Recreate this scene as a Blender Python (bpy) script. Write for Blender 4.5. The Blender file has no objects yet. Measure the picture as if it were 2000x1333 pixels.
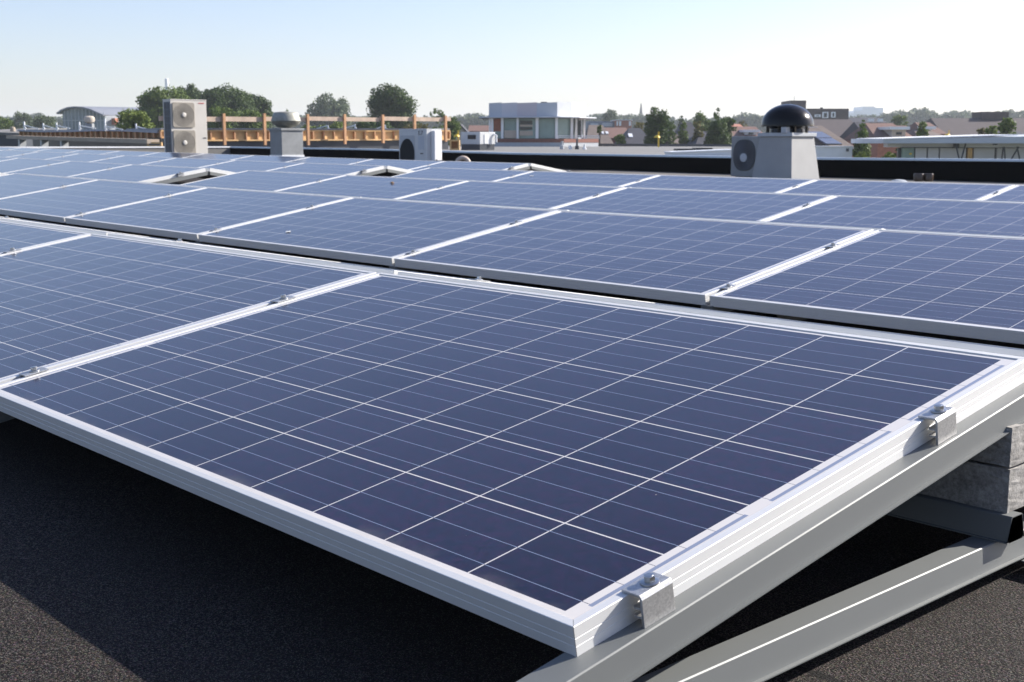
import bpy, bmesh, math, random
import numpy as np
from mathutils import Vector, Matrix
random.seed(7); rng = np.random.default_rng(7)
PI = math.pi; R = math.radians
sc = bpy.context.scene
COL = sc.collection

# ------------------------------------------------------------------ camera
CX, CY, CZ = 0.83822, -0.85813, 0.48679
YAW, PITCH, ROLL, FK = -0.83114, 0.158578, 0.0014192, 2.43193
def cam_axes():
    cy, sy, cp, sp = math.cos(YAW), math.sin(YAW), math.cos(PITCH), math.sin(PITCH)
    f = Vector((sy*cp, cy*cp, -sp)); r = Vector((cy, -sy, 0)); u = r.cross(f)
    cr, sr = math.cos(ROLL), math.sin(ROLL)
    return cr*r + sr*u, -sr*r + cr*u, f
CR, CU, CF = cam_axes()
cam = bpy.data.cameras.new('camera'); camo = bpy.data.objects.new('camera', cam); COL.objects.link(camo)
M = Matrix((CR, CU, -CF)).transposed().to_4x4(); M.translation = Vector((CX, CY, CZ))
camo.matrix_world = M
cam.sensor_width = 36.0; cam.lens = FK*1000/2000*36.0
cam.clip_start = 0.05; cam.clip_end = 8000
cam.dof.use_dof = True; cam.dof.focus_distance = 2.0; cam.dof.aperture_fstop = 20
sc.camera = camo

# ------------------------------------------------------------------ light
SUN_EL, SUN_AZ = R(30.7), R(19.8)          # azimuth from +Y towards +X
w = bpy.data.worlds.new('World'); sc.world = w; w.use_nodes = True
nt = w.node_tree; sky = nt.nodes.new('ShaderNodeTexSky'); sky.sky_type = 'NISHITA'
sky.sun_disc = False; sky.sun_elevation = SUN_EL; sky.sun_rotation = SUN_AZ
sky.air_density = 1.0; sky.dust_density = 0.9; sky.ozone_density = 1.5
tint = nt.nodes.new('ShaderNodeMix'); tint.data_type = 'RGBA'; tint.blend_type = 'MULTIPLY'; tint.inputs[0].default_value = 1
tint.inputs[7].default_value = (1.0, .965, 1.12, 1)
nt.links.new(sky.outputs[0], tint.inputs[6]); nt.links.new(tint.outputs[2], nt.nodes['Background'].inputs[0])
nt.nodes['Background'].inputs[1].default_value = 0.083
sl = bpy.data.lights.new('sun', 'SUN'); sl.energy = 4.9; sl.angle = R(0.53); sl.color = (1, 0.945, 0.86)
so = bpy.data.objects.new('sun', sl); COL.objects.link(so)
sd = Vector((math.sin(SUN_AZ)*math.cos(SUN_EL), math.cos(SUN_AZ)*math.cos(SUN_EL), math.sin(SUN_EL)))
so.rotation_euler = sd.to_track_quat('Z', 'Y').to_euler()
sc.view_settings.view_transform = 'Standard'; sc.view_settings.look = 'None'
sc.view_settings.exposure = 1.05; sc.view_settings.gamma = 1
sc.cycles.max_bounces = 6; sc.cycles.volume_bounces = 1
sc.cycles.sample_clamp_indirect = 6

# ------------------------------------------------------------------ geometry of the view
def ray(x, y):
    return CF + CR*((x-1000)/1000/FK) - CU*((y-666.5)/1000/FK)
FH = Vector((math.sin(YAW), math.cos(YAW), 0)); RH = Vector((math.cos(YAW), -math.sin(YAW), 0))
C0 = Vector((CX, CY, CZ))
def px(x, y, D):
    d = ray(x, y); return C0 + d*(D/d.dot(FH))
def hx(x, y, X): d = ray(x, y); return C0 + d*((X-CX)/d.x)
def hy(x, y, Y): d = ray(x, y); return C0 + d*((Y-CY)/d.y)
CAMROT = -YAW                               # local x = picture right, local y = away

# ------------------------------------------------------------------ materials
MATS = {}
def nmat(name, col, rough=.6, metal=0., noise=0., nscale=8., bump=0., bscale=60., col2=None, spec=.5, aniso=None):
    m = bpy.data.materials.new(name); m.use_nodes = True; t = m.node_tree; N = t.nodes; L = t.links
    b = N['Principled BSDF']; b.inputs['Base Color'].default_value = (*col, 1)
    b.inputs['Roughness'].default_value = rough; b.inputs['Metallic'].default_value = metal
    b.inputs['Specular IOR Level'].default_value = spec
    tc = N.new('ShaderNodeTexCoord')
    if noise > 0:
        n = N.new('ShaderNodeTexNoise'); n.inputs['Scale'].default_value = nscale; n.inputs['Detail'].default_value = 6; n.inputs['Roughness'].default_value = .65
        L.new(tc.outputs['Object'], n.inputs['Vector'])
        r = N.new('ShaderNodeValToRGB'); e = r.color_ramp.elements
        c2 = col2 or tuple(min(1, c*(1+noise)) for c in col); c1 = tuple(c*(1-noise) for c in col) if not col2 else col
        e[0].position = .32; e[0].color = (*c1, 1); e[1].position = .68; e[1].color = (*c2, 1)
        L.new(n.outputs[0], r.inputs[0]); L.new(r.outputs[0], b.inputs['Base Color'])
    if bump > 0:
        n2 = N.new('ShaderNodeTexNoise'); n2.inputs['Scale'].default_value = bscale; n2.inputs['Detail'].default_value = 4
        L.new(tc.outputs['Object'], n2.inputs['Vector'])
        bp = N.new('ShaderNodeBump'); bp.inputs['Strength'].default_value = bump; bp.inputs['Distance'].default_value = .01
        L.new(n2.outputs[0], bp.inputs['Height']); L.new(bp.outputs[0], b.inputs['Normal'])
    MATS[name] = m; return m

class G:                                    # tiny node helper
    def __init__(s, name):
        s.m = bpy.data.materials.new(name); s.m.use_nodes = True; s.t = s.m.node_tree; s.N = s.t.nodes; s.L = s.t.links
        s.b = s.N['Principled BSDF']; s.tc = s.N.new('ShaderNodeTexCoord'); MATS[name] = s.m
    def plug(s, v, i):
        if hasattr(v, 'is_linked') or hasattr(v, 'links'): s.L.new(v, i)
        else: i.default_value = v
    def math(s, op, a, b=0., c=None):
        n = s.N.new('ShaderNodeMath'); n.operation = op; s.plug(a, n.inputs[0]); s.plug(b, n.inputs[1])
        if c is not None: s.plug(c, n.inputs[2])
        return n.outputs[0]
    def mix(s, f, a, b):
        n = s.N.new('ShaderNodeMix'); n.data_type = 'RGBA'; s.plug(f, n.inputs[0])
        for v, i in ((a, n.inputs[6]), (b, n.inputs[7])): s.plug((*v, 1) if isinstance(v, tuple) else v, i)
        return n.outputs[2]
    def noise(s, scale, vec=None, detail=4, rough=.6, k=0):
        n = s.N.new('ShaderNodeTexNoise'); n.inputs['Scale'].default_value = scale; n.inputs['Detail'].default_value = detail
        n.inputs['Roughness'].default_value = rough; s.L.new(vec or s.tc.outputs['Object'], n.inputs['Vector']); return n.outputs[k]
    def ramp(s, v, p0, p1, c0=(0, 0, 0), c1=(1, 1, 1)):
        n = s.N.new('ShaderNodeValToRGB'); e = n.color_ramp.elements; e[0].position = p0; e[1].position = p1
        e[0].color = (*c0, 1); e[1].color = (*c1, 1); s.L.new(v, n.inputs[0]); return n.outputs[0]

# solar cells under glass: object coordinates, x along the row 0..1.65, y up the slope 0..0.992
PW, PL, TH = 0.992, 1.650, 0.1669
def solar_material():
    g = G('solar_cells_under_glass'); m = g.math
    sep = g.N.new('ShaderNodeSeparateXYZ'); g.L.new(g.tc.outputs['Object'], sep.inputs[0]); x, y = sep.outputs[0], sep.outputs[1]
    P = .1585
    u = m('DIVIDE', m('SUBTRACT', x, .0325), P); v = m('DIVIDE', m('SUBTRACT', y, .0205), P)
    def gap(t, half): f = m('FRACT', m('ADD', t, 0.)); return m('LESS_THAN', m('MINIMUM', f, m('SUBTRACT', 1., f)), half/P)
    inside = m('MULTIPLY', m('MULTIPLY', m('GREATER_THAN', u, .006), m('LESS_THAN', u, 9.994)), m('MULTIPLY', m('GREATER_THAN', v, .006), m('LESS_THAN', v, 5.994)))
    grid = m('MAXIMUM', gap(u, .00108), gap(v, .00118))
    cell = m('MULTIPLY', inside, m('SUBTRACT', 1., grid))
    # three busbars in each cell, running along the row; they run on over the gaps and stop in the side borders
    f3 = m('FRACT', m('MULTIPLY', v, 3.)); bb = m('LESS_THAN', m('ABSOLUTE', m('SUBTRACT', f3, .5)), 3*.0005/P)
    bbx = m('MULTIPLY', m('GREATER_THAN', u, -.07), m('LESS_THAN', u, 10.07)); bby = m('MULTIPLY', m('GREATER_THAN', v, 0.), m('LESS_THAN', v, 6.))
    bb = m('MULTIPLY', bb, m('MULTIPLY', bbx, bby))
    # collector ribbons in the side borders, broken between the strings
    rx = m('MAXIMUM', m('LESS_THAN', m('ABSOLUTE', m('SUBTRACT', x, .0190)), .0030), m('LESS_THAN', m('ABSOLUTE', m('SUBTRACT', x, PL-.0190)), .0030))
    half = m('FRACT', m('MULTIPLY', v, .5)); rib = m('MULTIPLY', rx, m('MULTIPLY', bby, m('GREATER_THAN', m('MINIMUM', half, m('SUBTRACT', 1., half)), .075)))
    # cell colour
    cu = g.N.new('ShaderNodeCombineXYZ'); g.L.new(m('FLOOR', u), cu.inputs[0]); g.L.new(m('FLOOR', v), cu.inputs[1])
    oi = g.N.new('ShaderNodeObjectInfo'); g.L.new(m('MULTIPLY', oi.outputs['Random'], 31.), cu.inputs[2])
    wn = g.N.new('ShaderNodeTexWhiteNoise'); g.L.new(cu.outputs[0], wn.inputs[0])
    vo = g.N.new('ShaderNodeTexVoronoi'); vo.inputs['Scale'].default_value = 150; g.L.new(g.tc.outputs['Object'], vo.inputs['Vector'])
    base = g.mix(wn.outputs[0], (.0052, .0036, .0165), (.0092, .0064, .0240))
    flake = g.ramp(g.math('MULTIPLY', vo.outputs['Color'], 1.), .1, .95, (.62, .62, .70), (1.45, 1.45, 1.38))
    mul = g.N.new('ShaderNodeMix'); mul.data_type = 'RGBA'; mul.blend_type = 'MULTIPLY'; mul.inputs[0].default_value = 1
    g.L.new(base, mul.inputs[6]); g.L.new(flake, mul.inputs[7]); cellc = mul.outputs[2]
    mott = g.ramp(g.noise(55., detail=4, rough=.75), .40, .60)
    m2_ = g.N.new('ShaderNodeMix'); m2_.data_type = 'RGBA'; m2_.blend_type = 'MULTIPLY'; m2_.inputs[0].default_value = 1
    g.L.new(cellc, m2_.inputs[6]); g.L.new(g.mix(mott, (.55, 1.15, 1.0), (1.75, .85, 1.05)), m2_.inputs[7]); cellc = m2_.outputs[2]
    big = g.noise(5., detail=3)
    cellc = g.mix(g.math('MULTIPLY', g.ramp(big, .45, .75), .22), cellc, (.014, .009, .024))
    c = g.mix(cell, (.62, .585, .545), cellc)
    c = g.mix(bb, c, g.mix(cell, (.07, .07, .09), (.22, .26, .36)))
    c = g.mix(rib, c, (.21, .24, .32))
    # dust that gathers on the glass along the low edge, and specks
    d1 = m('SUBTRACT', 1., m('DIVIDE', m('SUBTRACT', y, .008), .050)); d1 = m('MAXIMUM', d1, 0.)
    dn = g.noise(9., detail=5)
    dust = m('MULTIPLY', m('POWER', d1, 2.2), m('MULTIPLY', g.ramp(dn, .45, .72), .42))
    fine = m('ADD', m('MULTIPLY', g.ramp(g.noise(3.5, detail=6), .35, .8), .012), .003)
    dust = m('MINIMUM', m('ADD', dust, fine), 1.)
    sp = g.N.new('ShaderNodeTexVoronoi'); sp.inputs['Scale'].default_value = 26; g.L.new(g.tc.outputs['Object'], sp.inputs['Vector'])
    rnd = g.N.new('ShaderNodeSeparateColor'); g.L.new(sp.outputs['Color'], rnd.inputs[0])
    speck = m('MULTIPLY', m('LESS_THAN', sp.outputs['Distance'], m('MULTIPLY', rnd.outputs[1], .035)), m('GREATER_THAN', rnd.outputs[0], .78))
    dust = m('MAXIMUM', dust, m('MULTIPLY', speck, .6))
    c = g.mix(dust, c, (.34, .30, .25))
    g.L.new(c, g.b.inputs['Base Color'])
    g.b.inputs['Metallic'].default_value = 0
    g.b.inputs['Roughness'].default_value = .30; g.b.inputs['IOR'].default_value = 1.56
    g.b.inputs['Coat Weight'].default_value = 0.0
    rr = g.math('ADD', .13, g.math('MULTIPLY', dust, .5)); g.L.new(rr, g.b.inputs['Roughness'])
    bp = g.N.new('ShaderNodeBump'); bp.inputs['Strength'].default_value = .06; bp.inputs['Distance'].default_value = .001
    g.L.new(g.noise(900., detail=1), bp.inputs['Height']); g.L.new(bp.outputs[0], g.b.inputs['Normal'])
    return g.m
SOLAR = solar_material()

def alu_material(name, base, rough, streak=.10, metal=.85, grime=.25, mitre=False):
    g = G(name)
    mp = g.N.new('ShaderNodeMapping'); mp.inputs['Scale'].default_value = (1.2, 1.2, 60.); g.L.new(g.tc.outputs['Object'], mp.inputs[0])
    s = g.noise(6., mp.outputs[0], 4); bl = g.noise(14., detail=5)
    hi = tuple(min(1, c*(1+streak)) for c in base); lo = tuple(c*(1-streak) for c in base)
    c = g.mix(g.ramp(s, .3, .7), lo, hi)
    c = g.mix(g.math('MULTIPLY', g.ramp(bl, .62, .78), grime), c, (.20, .18, .15))
    if mitre:                               # the hairline where the four frame profiles meet
        sp = g.N.new('ShaderNodeSeparateXYZ'); g.L.new(g.tc.outputs['Object'], sp.inputs[0]); m = g.math
        fx = m('MINIMUM', sp.outputs[0], m('SUBTRACT', PL, sp.outputs[0])); fy = m('MINIMUM', sp.outputs[1], m('SUBTRACT', PW, sp.outputs[1]))
        ln = m('MULTIPLY', m('LESS_THAN', m('ABSOLUTE', m('SUBTRACT', fx, fy)), .0005), m('LESS_THAN', fx, .012))
        c = g.mix(m('MULTIPLY', ln, .8), c, (.05, .045, .04))
        fine = g.N.new('ShaderNodeMapping'); fine.inputs['Scale'].default_value = (3, 3, 1400.); g.L.new(g.tc.outputs['Object'], fine.inputs[0])
        c = g.mix(m('MULTIPLY', g.noise(1., fine.outputs[0], 3), .16), c, (.45, .45, .45))
    g.L.new(c, g.b.inputs['Base Color']); g.b.inputs['Metallic'].default_value = metal
    g.L.new(g.math('ADD', rough-.06, g.math('MULTIPLY', bl, .12)), g.b.inputs['Roughness'])
    return g.m
ALU = alu_material('anodised_aluminium', (.70, .70, .69), .62, .0, .62, .10, True)
GALV = alu_material('galvanised_steel', (.142, .150, .148), .55, .0, .15, .06)
def clampmat():
    g = G('rolled_zinc'); v = g.N.new('ShaderNodeTexVoronoi'); v.inputs['Scale'].default_value = 420; g.L.new(g.tc.outputs['Object'], v.inputs['Vector'])
    g.L.new(g.ramp(v.outputs['Color'], .1, .9, (.40, .40, .40), (.55, .55, .54)), g.b.inputs['Base Color'])
    g.b.inputs['Metallic'].default_value = .75; g.b.inputs['Roughness'].default_value = .42; return g.m
ZINC = clampmat()
BOLT = nmat('stainless_steel', (.50, .50, .49), .30, 1.0)
def concrete_material():
    g = G('rough_concrete'); n = g.noise(90., detail=8, rough=.75); n2 = g.noise(9., detail=3)
    c = g.mix(g.ramp(n, .38, .62), (.17, .16, .145), (.40, .38, .35)); c = g.mix(g.math('MULTIPLY', g.ramp(n2, .4, .7), .12), c, (.5, .48, .45))
    g.L.new(c, g.b.inputs['Base Color']); g.b.inputs['Roughness'].default_value = .95
    bp = g.N.new('ShaderNodeBump'); bp.inputs['Strength'].default_value = .6; bp.inputs['Distance'].default_value = .0018
    g.L.new(g.noise(160., detail=6), bp.inputs['Height']); g.L.new(bp.outputs[0], g.b.inputs['Normal']); return g.m
CONC = concrete_material()
def felt_material():
    g = G('mineral_roofing_felt')
    a = g.noise(300., detail=3, rough=.85); b = g.noise(170., detail=4, rough=.7); c0 = g.noise(1.3, detail=5)
    c = g.mix(g.ramp(a, .50, .62), (.0015, .0013, .0013), (.125, .102, .092))
    c = g.mix(g.math('MULTIPLY', g.ramp(b, .42, .66), .45), c, (.012, .0105, .010))
    c = g.mix(g.math('MULTIPLY', g.ramp(c0, .42, .60), .75), c, (.018, .015, .013))
    hue = g.noise(260., detail=2, k=1)
    mh = g.N.new('ShaderNodeMix'); mh.data_type = 'RGBA'; mh.blend_type = 'OVERLAY'; mh.inputs[0].default_value = .0
    g.L.new(c, mh.inputs[6]); g.L.new(hue, mh.inputs[7]); mh2 = g.N.new('ShaderNodeMix'); mh2.data_type = 'RGBA'; mh2.blend_type = 'MULTIPLY'; mh2.inputs[0].default_value = .75
    sc3 = g.N.new('ShaderNodeMix'); sc3.data_type = 'RGBA'; sc3.blend_type = 'ADD'; sc3.inputs[0].default_value = 1; g.L.new(hue, sc3.inputs[6]); g.L.new(hue, sc3.inputs[7])
    g.L.new(mh.outputs[2], mh2.inputs[6]); g.L.new(sc3.outputs[2], mh2.inputs[7]); c = mh2.outputs[2]
    sp = g.N.new('ShaderNodeTexVoronoi'); sp.inputs['Scale'].default_value = 800; g.L.new(g.tc.outputs['Object'], sp.inputs['Vector'])
    rnd = g.N.new('ShaderNodeSeparateColor'); g.L.new(sp.outputs['Color'], rnd.inputs[0])
    c = g.mix(g.math('MULTIPLY', g.math('GREATER_THAN', rnd.outputs[0], .90), .6), c, (.16, .145, .125))
    # lapped joints between the rolls, one metre apart, wavering a little
    sep = g.N.new('ShaderNodeSeparateXYZ'); g.L.new(g.tc.outputs['Object'], sep.inputs[0])
    yy = g.math('ADD', sep.outputs[1], g.math('MULTIPLY', g.noise(6., detail=2), .02))
    f = g.math('FRACT', g.math('ADD', yy, .62)); seam = g.math('LESS_THAN', f, .012)
    c = g.mix(g.math('MULTIPLY', seam, .8), c, (.006, .006, .006))
    g.L.new(c, g.b.inputs['Base Color']); g.b.inputs['Roughness'].default_value = .8; g.b.inputs['Specular IOR Level'].default_value = .15
    bp = g.N.new('ShaderNodeBump'); bp.inputs['Strength'].default_value = 1.; bp.inputs['Distance'].default_value = .004
    g.L.new(g.noise(280., detail=4), bp.inputs['Height'])
    bp2 = g.N.new('ShaderNodeBump'); bp2.inputs['Strength'].default_value = .5; bp2.inputs['Distance'].default_value = .004
    g.L.new(g.math('LESS_THAN', f, .5), bp2.inputs['Height']); g.L.new(bp.outputs[0], bp2.inputs['Normal'])
    g.L.new(bp2.outputs[0], g.b.inputs['Normal']); return g.m
FELT = felt_material()
SHADEFELT = nmat('shaded_bitumen', (.0025, .0028, .0032), .9, 0, .5, 3., .4, 40., spec=.05)  # near-black felt: the long wall's shade is put into the colour
GRAVEL = nmat('grey_roof_gravel', (.11, .10, .09), .9, 0, .35, 1.2, .6, 30.)
ROOFGREY = nmat('grey_roof_sheet', (.17, .165, .155), .85, 0, .18, .35, .2, 8.)
WHITEP = nmat('white_paint', (.80, .80, .79), .55, 0, .05, 1.5)
OFFWHITE = nmat('offwhite_enamel', (.56, .53, .48), .42, 0, .05, 3.)
GREYEN = nmat('grey_enamel', (.42, .44, .46), .45, 0, .06, 3.)
CASEGREY = nmat('pale_grey_enamel', (.56, .57, .57), .42, 0, .05, 4.)
VENTGREY = nmat('weathered_grey_sheet', (.24, .25, .255), .55, .2, .12, 6., .1, 30.)
VENTCAP = nmat('weathered_cast_aluminium', (.30, .30, .26), .6, .3, .25, 9., .2, 30.)
COPING = nmat('shaded_coping', (.42, .50, .60), .38, .5, .06, 2.)  # blue-grey holds the shade on the long wall's coping
COPLIT = nmat('lit_coping_white', (.78, .79, .80), .4, .2, .04, 2.)  # lit copy of the coping, sunlight put into its white; also plain white parts
DARKP = nmat('dark_opening', (.010, .012, .015), .5)
DARKGRILL = nmat('dark_grille', (.042, .048, .058), .45)
GRILLBEIGE = nmat('beige_grille', (.30, .27, .225), .5, 0, .10, 12.)
BLACKGLOSS = nmat('glossy_black_plastic', (.004, .004, .004), .20, 0, 0, spec=.28)
WOODY = nmat('fresh_timber', (.60, .38, .17), .7, 0, .22, 2.5, .1, 20.)
WOODO = nmat('orange_timber', (.48, .26, .13), .7, 0, .2, 3.)
WOODP = nmat('pale_weathered_plank', (.46, .35, .27), .75, 0, .2, 2.)
WOODSH = nmat('shaded_timber', (.30, .20, .11), .8, 0, .2, 2.)  # timber with the shade of the far-left side put into its colour
CONCBR = nmat('brown_grey_concrete', (.36, .30, .24), .9, 0, .15, 1.5)
TILE_BR = nmat('brown_roof_tiles', (.15, .080, .060), .8, 0, .18, 2.5, .3, 6.)
TILE_DK = nmat('dark_slate_tiles', (.030, .029, .036), .7, 0, .2, 2.5, .3, 6.)
TILE_GB = nmat('grey_brown_tiles', (.14, .108, .090), .8, 0, .18, 2., .3, 6.)
BRICK_O = nmat('orange_brick', (.36, .14, .085), .85, 0, .2, 5.)
BRICK_R = nmat('red_brick', (.22, .095, .070), .85, 0, .2, 5.)
BRICK_D = nmat('dark_brick', (.085, .065, .060), .85, 0, .2, 2.)
BUFF = nmat('buff_render', (.50, .42, .34), .8, 0, .08, 1.)
PALEB = nmat('pale_blue_cladding', (.46, .49, .53), .5, 0, .05, .6)
LILAC = nmat('pale_lilac_cladding', (.54, .53, .56), .5, 0, .05, .6)
GLASSG = nmat('green_tinted_glazing', (.25, .34, .31), .25, 0, .15, .5)
GLASSD = nmat('dark_glazing', (.035, .045, .05), .1)
ZINCROOF = nmat('grey_zinc_roof', (.22, .23, .26), .5, .3, .08, .4)
YELLOW = nmat('yellow_paint', (.75, .50, .04), .5)
TERRA = nmat('beige_hose_plastic', (.52, .42, .34), .6, 0, .15, 9.)
BARK = nmat('bark', (.055, .042, .032), .9, 0, .3, 6.)
GROUND = nmat('town_ground', (.07, .085, .045), .95, 0, .4, .02)
REDINK = nmat('red_print', (.55, .06, .05), .5)

def leafmat(name, c1, c2, trans=.25):
    g = G(name); geo = g.N.new('ShaderNodeNewGeometry')
    n = g.noise(.35, detail=3)
    c = g.mix(geo.outputs['Random Per Island'], c1, c2)
    c = g.mix(g.math('MULTIPLY', g.ramp(n, .35, .7), .45), c, tuple(v*1.25 for v in c2))
    g.L.new(c, g.b.inputs['Base Color']); g.b.inputs['Roughness'].default_value = .65; g.b.inputs['Specular IOR Level'].default_value = .25
    tr = g.N.new('ShaderNodeBsdfTranslucent'); g.L.new(c, tr.inputs[0]); mx = g.N.new('ShaderNodeMixShader'); mx.inputs[0].default_value = trans
    g.L.new(g.b.outputs[0], mx.inputs[1]); g.L.new(tr.outputs[0], mx.inputs[2]); g.L.new(mx.outputs[0], g.N['Material Output'].inputs[0]); return g.m
LEAF_D = leafmat('dark_green_leaves', (.018, .038, .009), (.060, .098, .020))
LEAF_M = leafmat('mid_green_leaves', (.042, .078, .014), (.118, .165, .032))
LEAF_L = leafmat('light_green_leaves', (.085, .130, .022), (.155, .195, .040))
LEAF_G = leafmat('grey_green_leaves', (.040, .066, .030), (.105, .135, .065))
LEAF_O = leafmat('olive_leaves', (.060, .070, .022), (.150, .130, .040))

# ------------------------------------------------------------------ mesh helpers
class MB:
    def __init__(s): s.v = []; s.f = []; s.mi = []
    def quad(s, *p, m=0):
        n = len(s.v); s.v += [tuple(q) for q in p]; s.f.append(tuple(range(n, n+len(p)))); s.mi.append(m); return s
    def box(s, x0, x1, y0, y1, z0, z1, m=0, T=None):
        n = len(s.v); P = [Vector((x, y, z)) for z in (z0, z1) for y in (y0, y1) for x in (x0, x1)]
        if T: P = [T @ p for p in P]
        s.v += [tuple(p) for p in P]
        for f in ((0, 2, 3, 1), (4, 5, 7, 6), (0, 1, 5, 4), (2, 6, 7, 3), (0, 4, 6, 2), (1, 3, 7, 5)): s.f.append(tuple(n+i for i in f)); s.mi.append(m)
        return s
    def prism(s, poly, a, b, axis='x', m=0, T=None):     # poly in the other two axes, extruded from a to b
        n = len(s.v); k = len(poly)
        for t in (a, b):
            for p, q in poly:
                P = Vector({'x': (t, p, q), 'y': (p, t, q), 'z': (p, q, t)}[axis])
                s.v.append(tuple(T @ P if T else P))
        for i in range(k): j = (i+1) % k; s.f.append((n+i, n+j, n+k+j, n+k+i)); s.mi.append(m)
        s.f.append(tuple(n+i for i in range(k))[::-1]); s.f.append(tuple(n+k+i for i in range(k))); s.mi += [m, m]; return s
    def hexa(s, lo, hi, m=0):               # two quads of four points
        n = len(s.v); s.v += [tuple(p) for p in lo+hi]
        s.f += [(n+3, n+2, n+1, n), (n+4, n+5, n+6, n+7)] + [(n+i, n+(i+1) % 4, n+4+(i+1) % 4, n+4+i) for i in range(4)]; s.mi += [m]*6; return s
    def lathe(s, prof, seg=32, m=0, T=None):
        n = len(s.v)
        for r, z in prof:
            for i in range(seg):
                a = 2*PI*i/seg; P = Vector((r*math.cos(a), r*math.sin(a), z)); s.v.append(tuple(T @ P if T else P))
        for j in range(len(prof)-1):
            for i in range(seg):
                k = (i+1) % seg; s.f.append((n+j*seg+i, n+j*seg+k, n+(j+1)*seg+k, n+(j+1)*seg+i)); s.mi.append(m)
        s.f.append(tuple(n+i for i in range(seg))[::-1]); s.f.append(tuple(n+(len(prof)-1)*seg+i for i in range(seg))); s.mi += [m, m]; return s
    def tube(s, pts, r, seg=8, m=0):
        n = len(s.v); pts = [Vector(p) for p in pts]; K = len(pts)
        for i, p in enumerate(pts):
            d = (pts[min(i+1, K-1)]-pts[max(i-1, 0)]).normalized(); q = d.to_track_quat('Z', 'Y')
            rr = r[i] if isinstance(r, (list, tuple)) else r
            for k in range(seg): a = 2*PI*k/seg; s.v.append(tuple(p+q @ Vector((rr*math.cos(a), rr*math.sin(a), 0))))
        for i in range(K-1):
            for k in range(seg): l = (k+1) % seg; s.f.append((n+i*seg+k, n+i*seg+l, n+(i+1)*seg+l, n+(i+1)*seg+k)); s.mi.append(m)
        s.f.append(tuple(n+i for i in range(seg))[::-1]); s.f.append(tuple(n+(K-1)*seg+i for i in range(seg))); s.mi += [m, m]; return s
    def build(s, name, mat, parent=None, bevel=0, smooth=False, seg=2):
        me = bpy.data.meshes.new(name); me.from_pydata(s.v, [], s.f)
        for mm in (mat if isinstance(mat, (list, tuple)) else [mat]): me.materials.append(mm)
        me.polygons.foreach_set('material_index', s.mi)
        bm = bmesh.new(); bm.from_mesh(me); bmesh.ops.recalc_face_normals(bm, faces=bm.faces)
        if bevel:
            bmesh.ops.remove_doubles(bm, verts=bm.verts, dist=1e-6)
            es = [e for e in bm.edges if len(e.link_faces) == 2 and e.calc_face_angle(0) > .5]
            bmesh.ops.bevel(bm, geom=es, offset=bevel, segments=seg, affect='EDGES', profile=.6, clamp_overlap=True)
        bm.to_mesh(me); bm.free()
        if smooth: me.polygons.foreach_set('use_smooth', [True]*len(me.polygons)); me.set_sharp_from_angle(angle=R(38))
        o = bpy.data.objects.new(name, me); COL.objects.link(o)
        if parent is not None: o.parent = parent
        return o
def tag(o, label=None, cat=None, group=None, kind=None):
    if label: o['label'] = label
    if cat: o['category'] = cat
    if group: o['group'] = group
    if kind: o['kind'] = kind
    return o
def thing(name, label, cat, loc=(0, 0, 0), rz=0., group=None, rot=None):
    o = bpy.data.objects.new(name, None); COL.objects.link(o); o.location = loc
    o.rotation_euler = rot if rot else (0, 0, rz); o.empty_display_size = .1
    return tag(o, label, cat, group)
def copy_tree(o, parent=None):
    c = o.copy(); COL.objects.link(c); c.parent = parent
    for ch in [k for k in o.children]: copy_tree(ch, c)
    return c

# ------------------------------------------------------------------ the roof and its gentle fall
LP, RP = 1.66799, 2.27507
Qd = (0.08877955, 0.09274812, 0.06716921, 0.01464159)
def DZ(x, y):
    x = max(x, -31.); y = min(max(y, -1.), 10.5)
    if x > 1.: x = 1.
    return (Qd[0]*x*x + Qd[1]*x*y + Qd[2]*y*y)/100 + Qd[3]*x*x*x/1000
RZ = -0.150
roof = MB(); gx = list(np.arange(-31, 6.01, 1.0)); gy = list(np.arange(-6, 17.41, .9))
for j, y in enumerate(gy):
    for i, x in enumerate(gx): roof.v.append((float(x), float(y), RZ + DZ(float(x), float(y))))
for j in range(len(gy)-1):
    for i in range(len(gx)-1):
        a = j*len(gx)+i; roof.f.append((a, a+1, a+1+len(gx), a+len(gx))); roof.mi.append(0)
ro = roof.build('roof', FELT, smooth=True); tag(ro, kind='structure')
# ground of the town, far below
gm = MB(); gm.quad((-3600, -400, -8), (1500, -400, -8), (1500, 3600, -8), (-3600, 3600, -8)); tag(gm.build('ground', GROUND), kind='structure')

# ------------------------------------------------------------------ solar panels
def make_panel():
    root = thing('solar_panel', '', 'solar panel')
    # frame: one profile swept round the rectangle with mitred corners; (d inwards, h)
    prof = [(.0, -.0006), (.0006, 0), (.0110, 0), (.0112, -.0006), (.0112, -.0060), (.0020, -.0060), (.0020, -.0330), (.0280, -.0330), (.0280, -.0350), (.0006, -.0350),
            (0, -.0344), (0, -.0235), (.0007, -.0230), (.0, -.0225), (0, -.0145), (.0007, -.0140), (0, -.0135)]
    f = MB(); k = len(prof)
    for cx_, cy_, sx, sy in ((0, 0, 1, 1), (PL, 0, -1, 1), (PL, PW, -1, -1), (0, PW, 1, -1)):
        for d, h in prof: f.v.append((cx_+sx*d, cy_+sy*d, h))
    for c in range(4):
        for i in range(k):
            j = (i+1) % k; c2 = (c+1) % 4; f.f.append((c*k+i, c2*k+i, c2*k+j, c*k+j)); f.mi.append(0)
    f.build('frame', ALU, root)
    g_ = MB(); g_.box(.0022, PL-.0022, .0022, PW-.0022, -.0058, -.0018); gl = g_.build('glass', SOLAR, root)
    return root
panel0 = make_panel(); used = [0]
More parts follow.
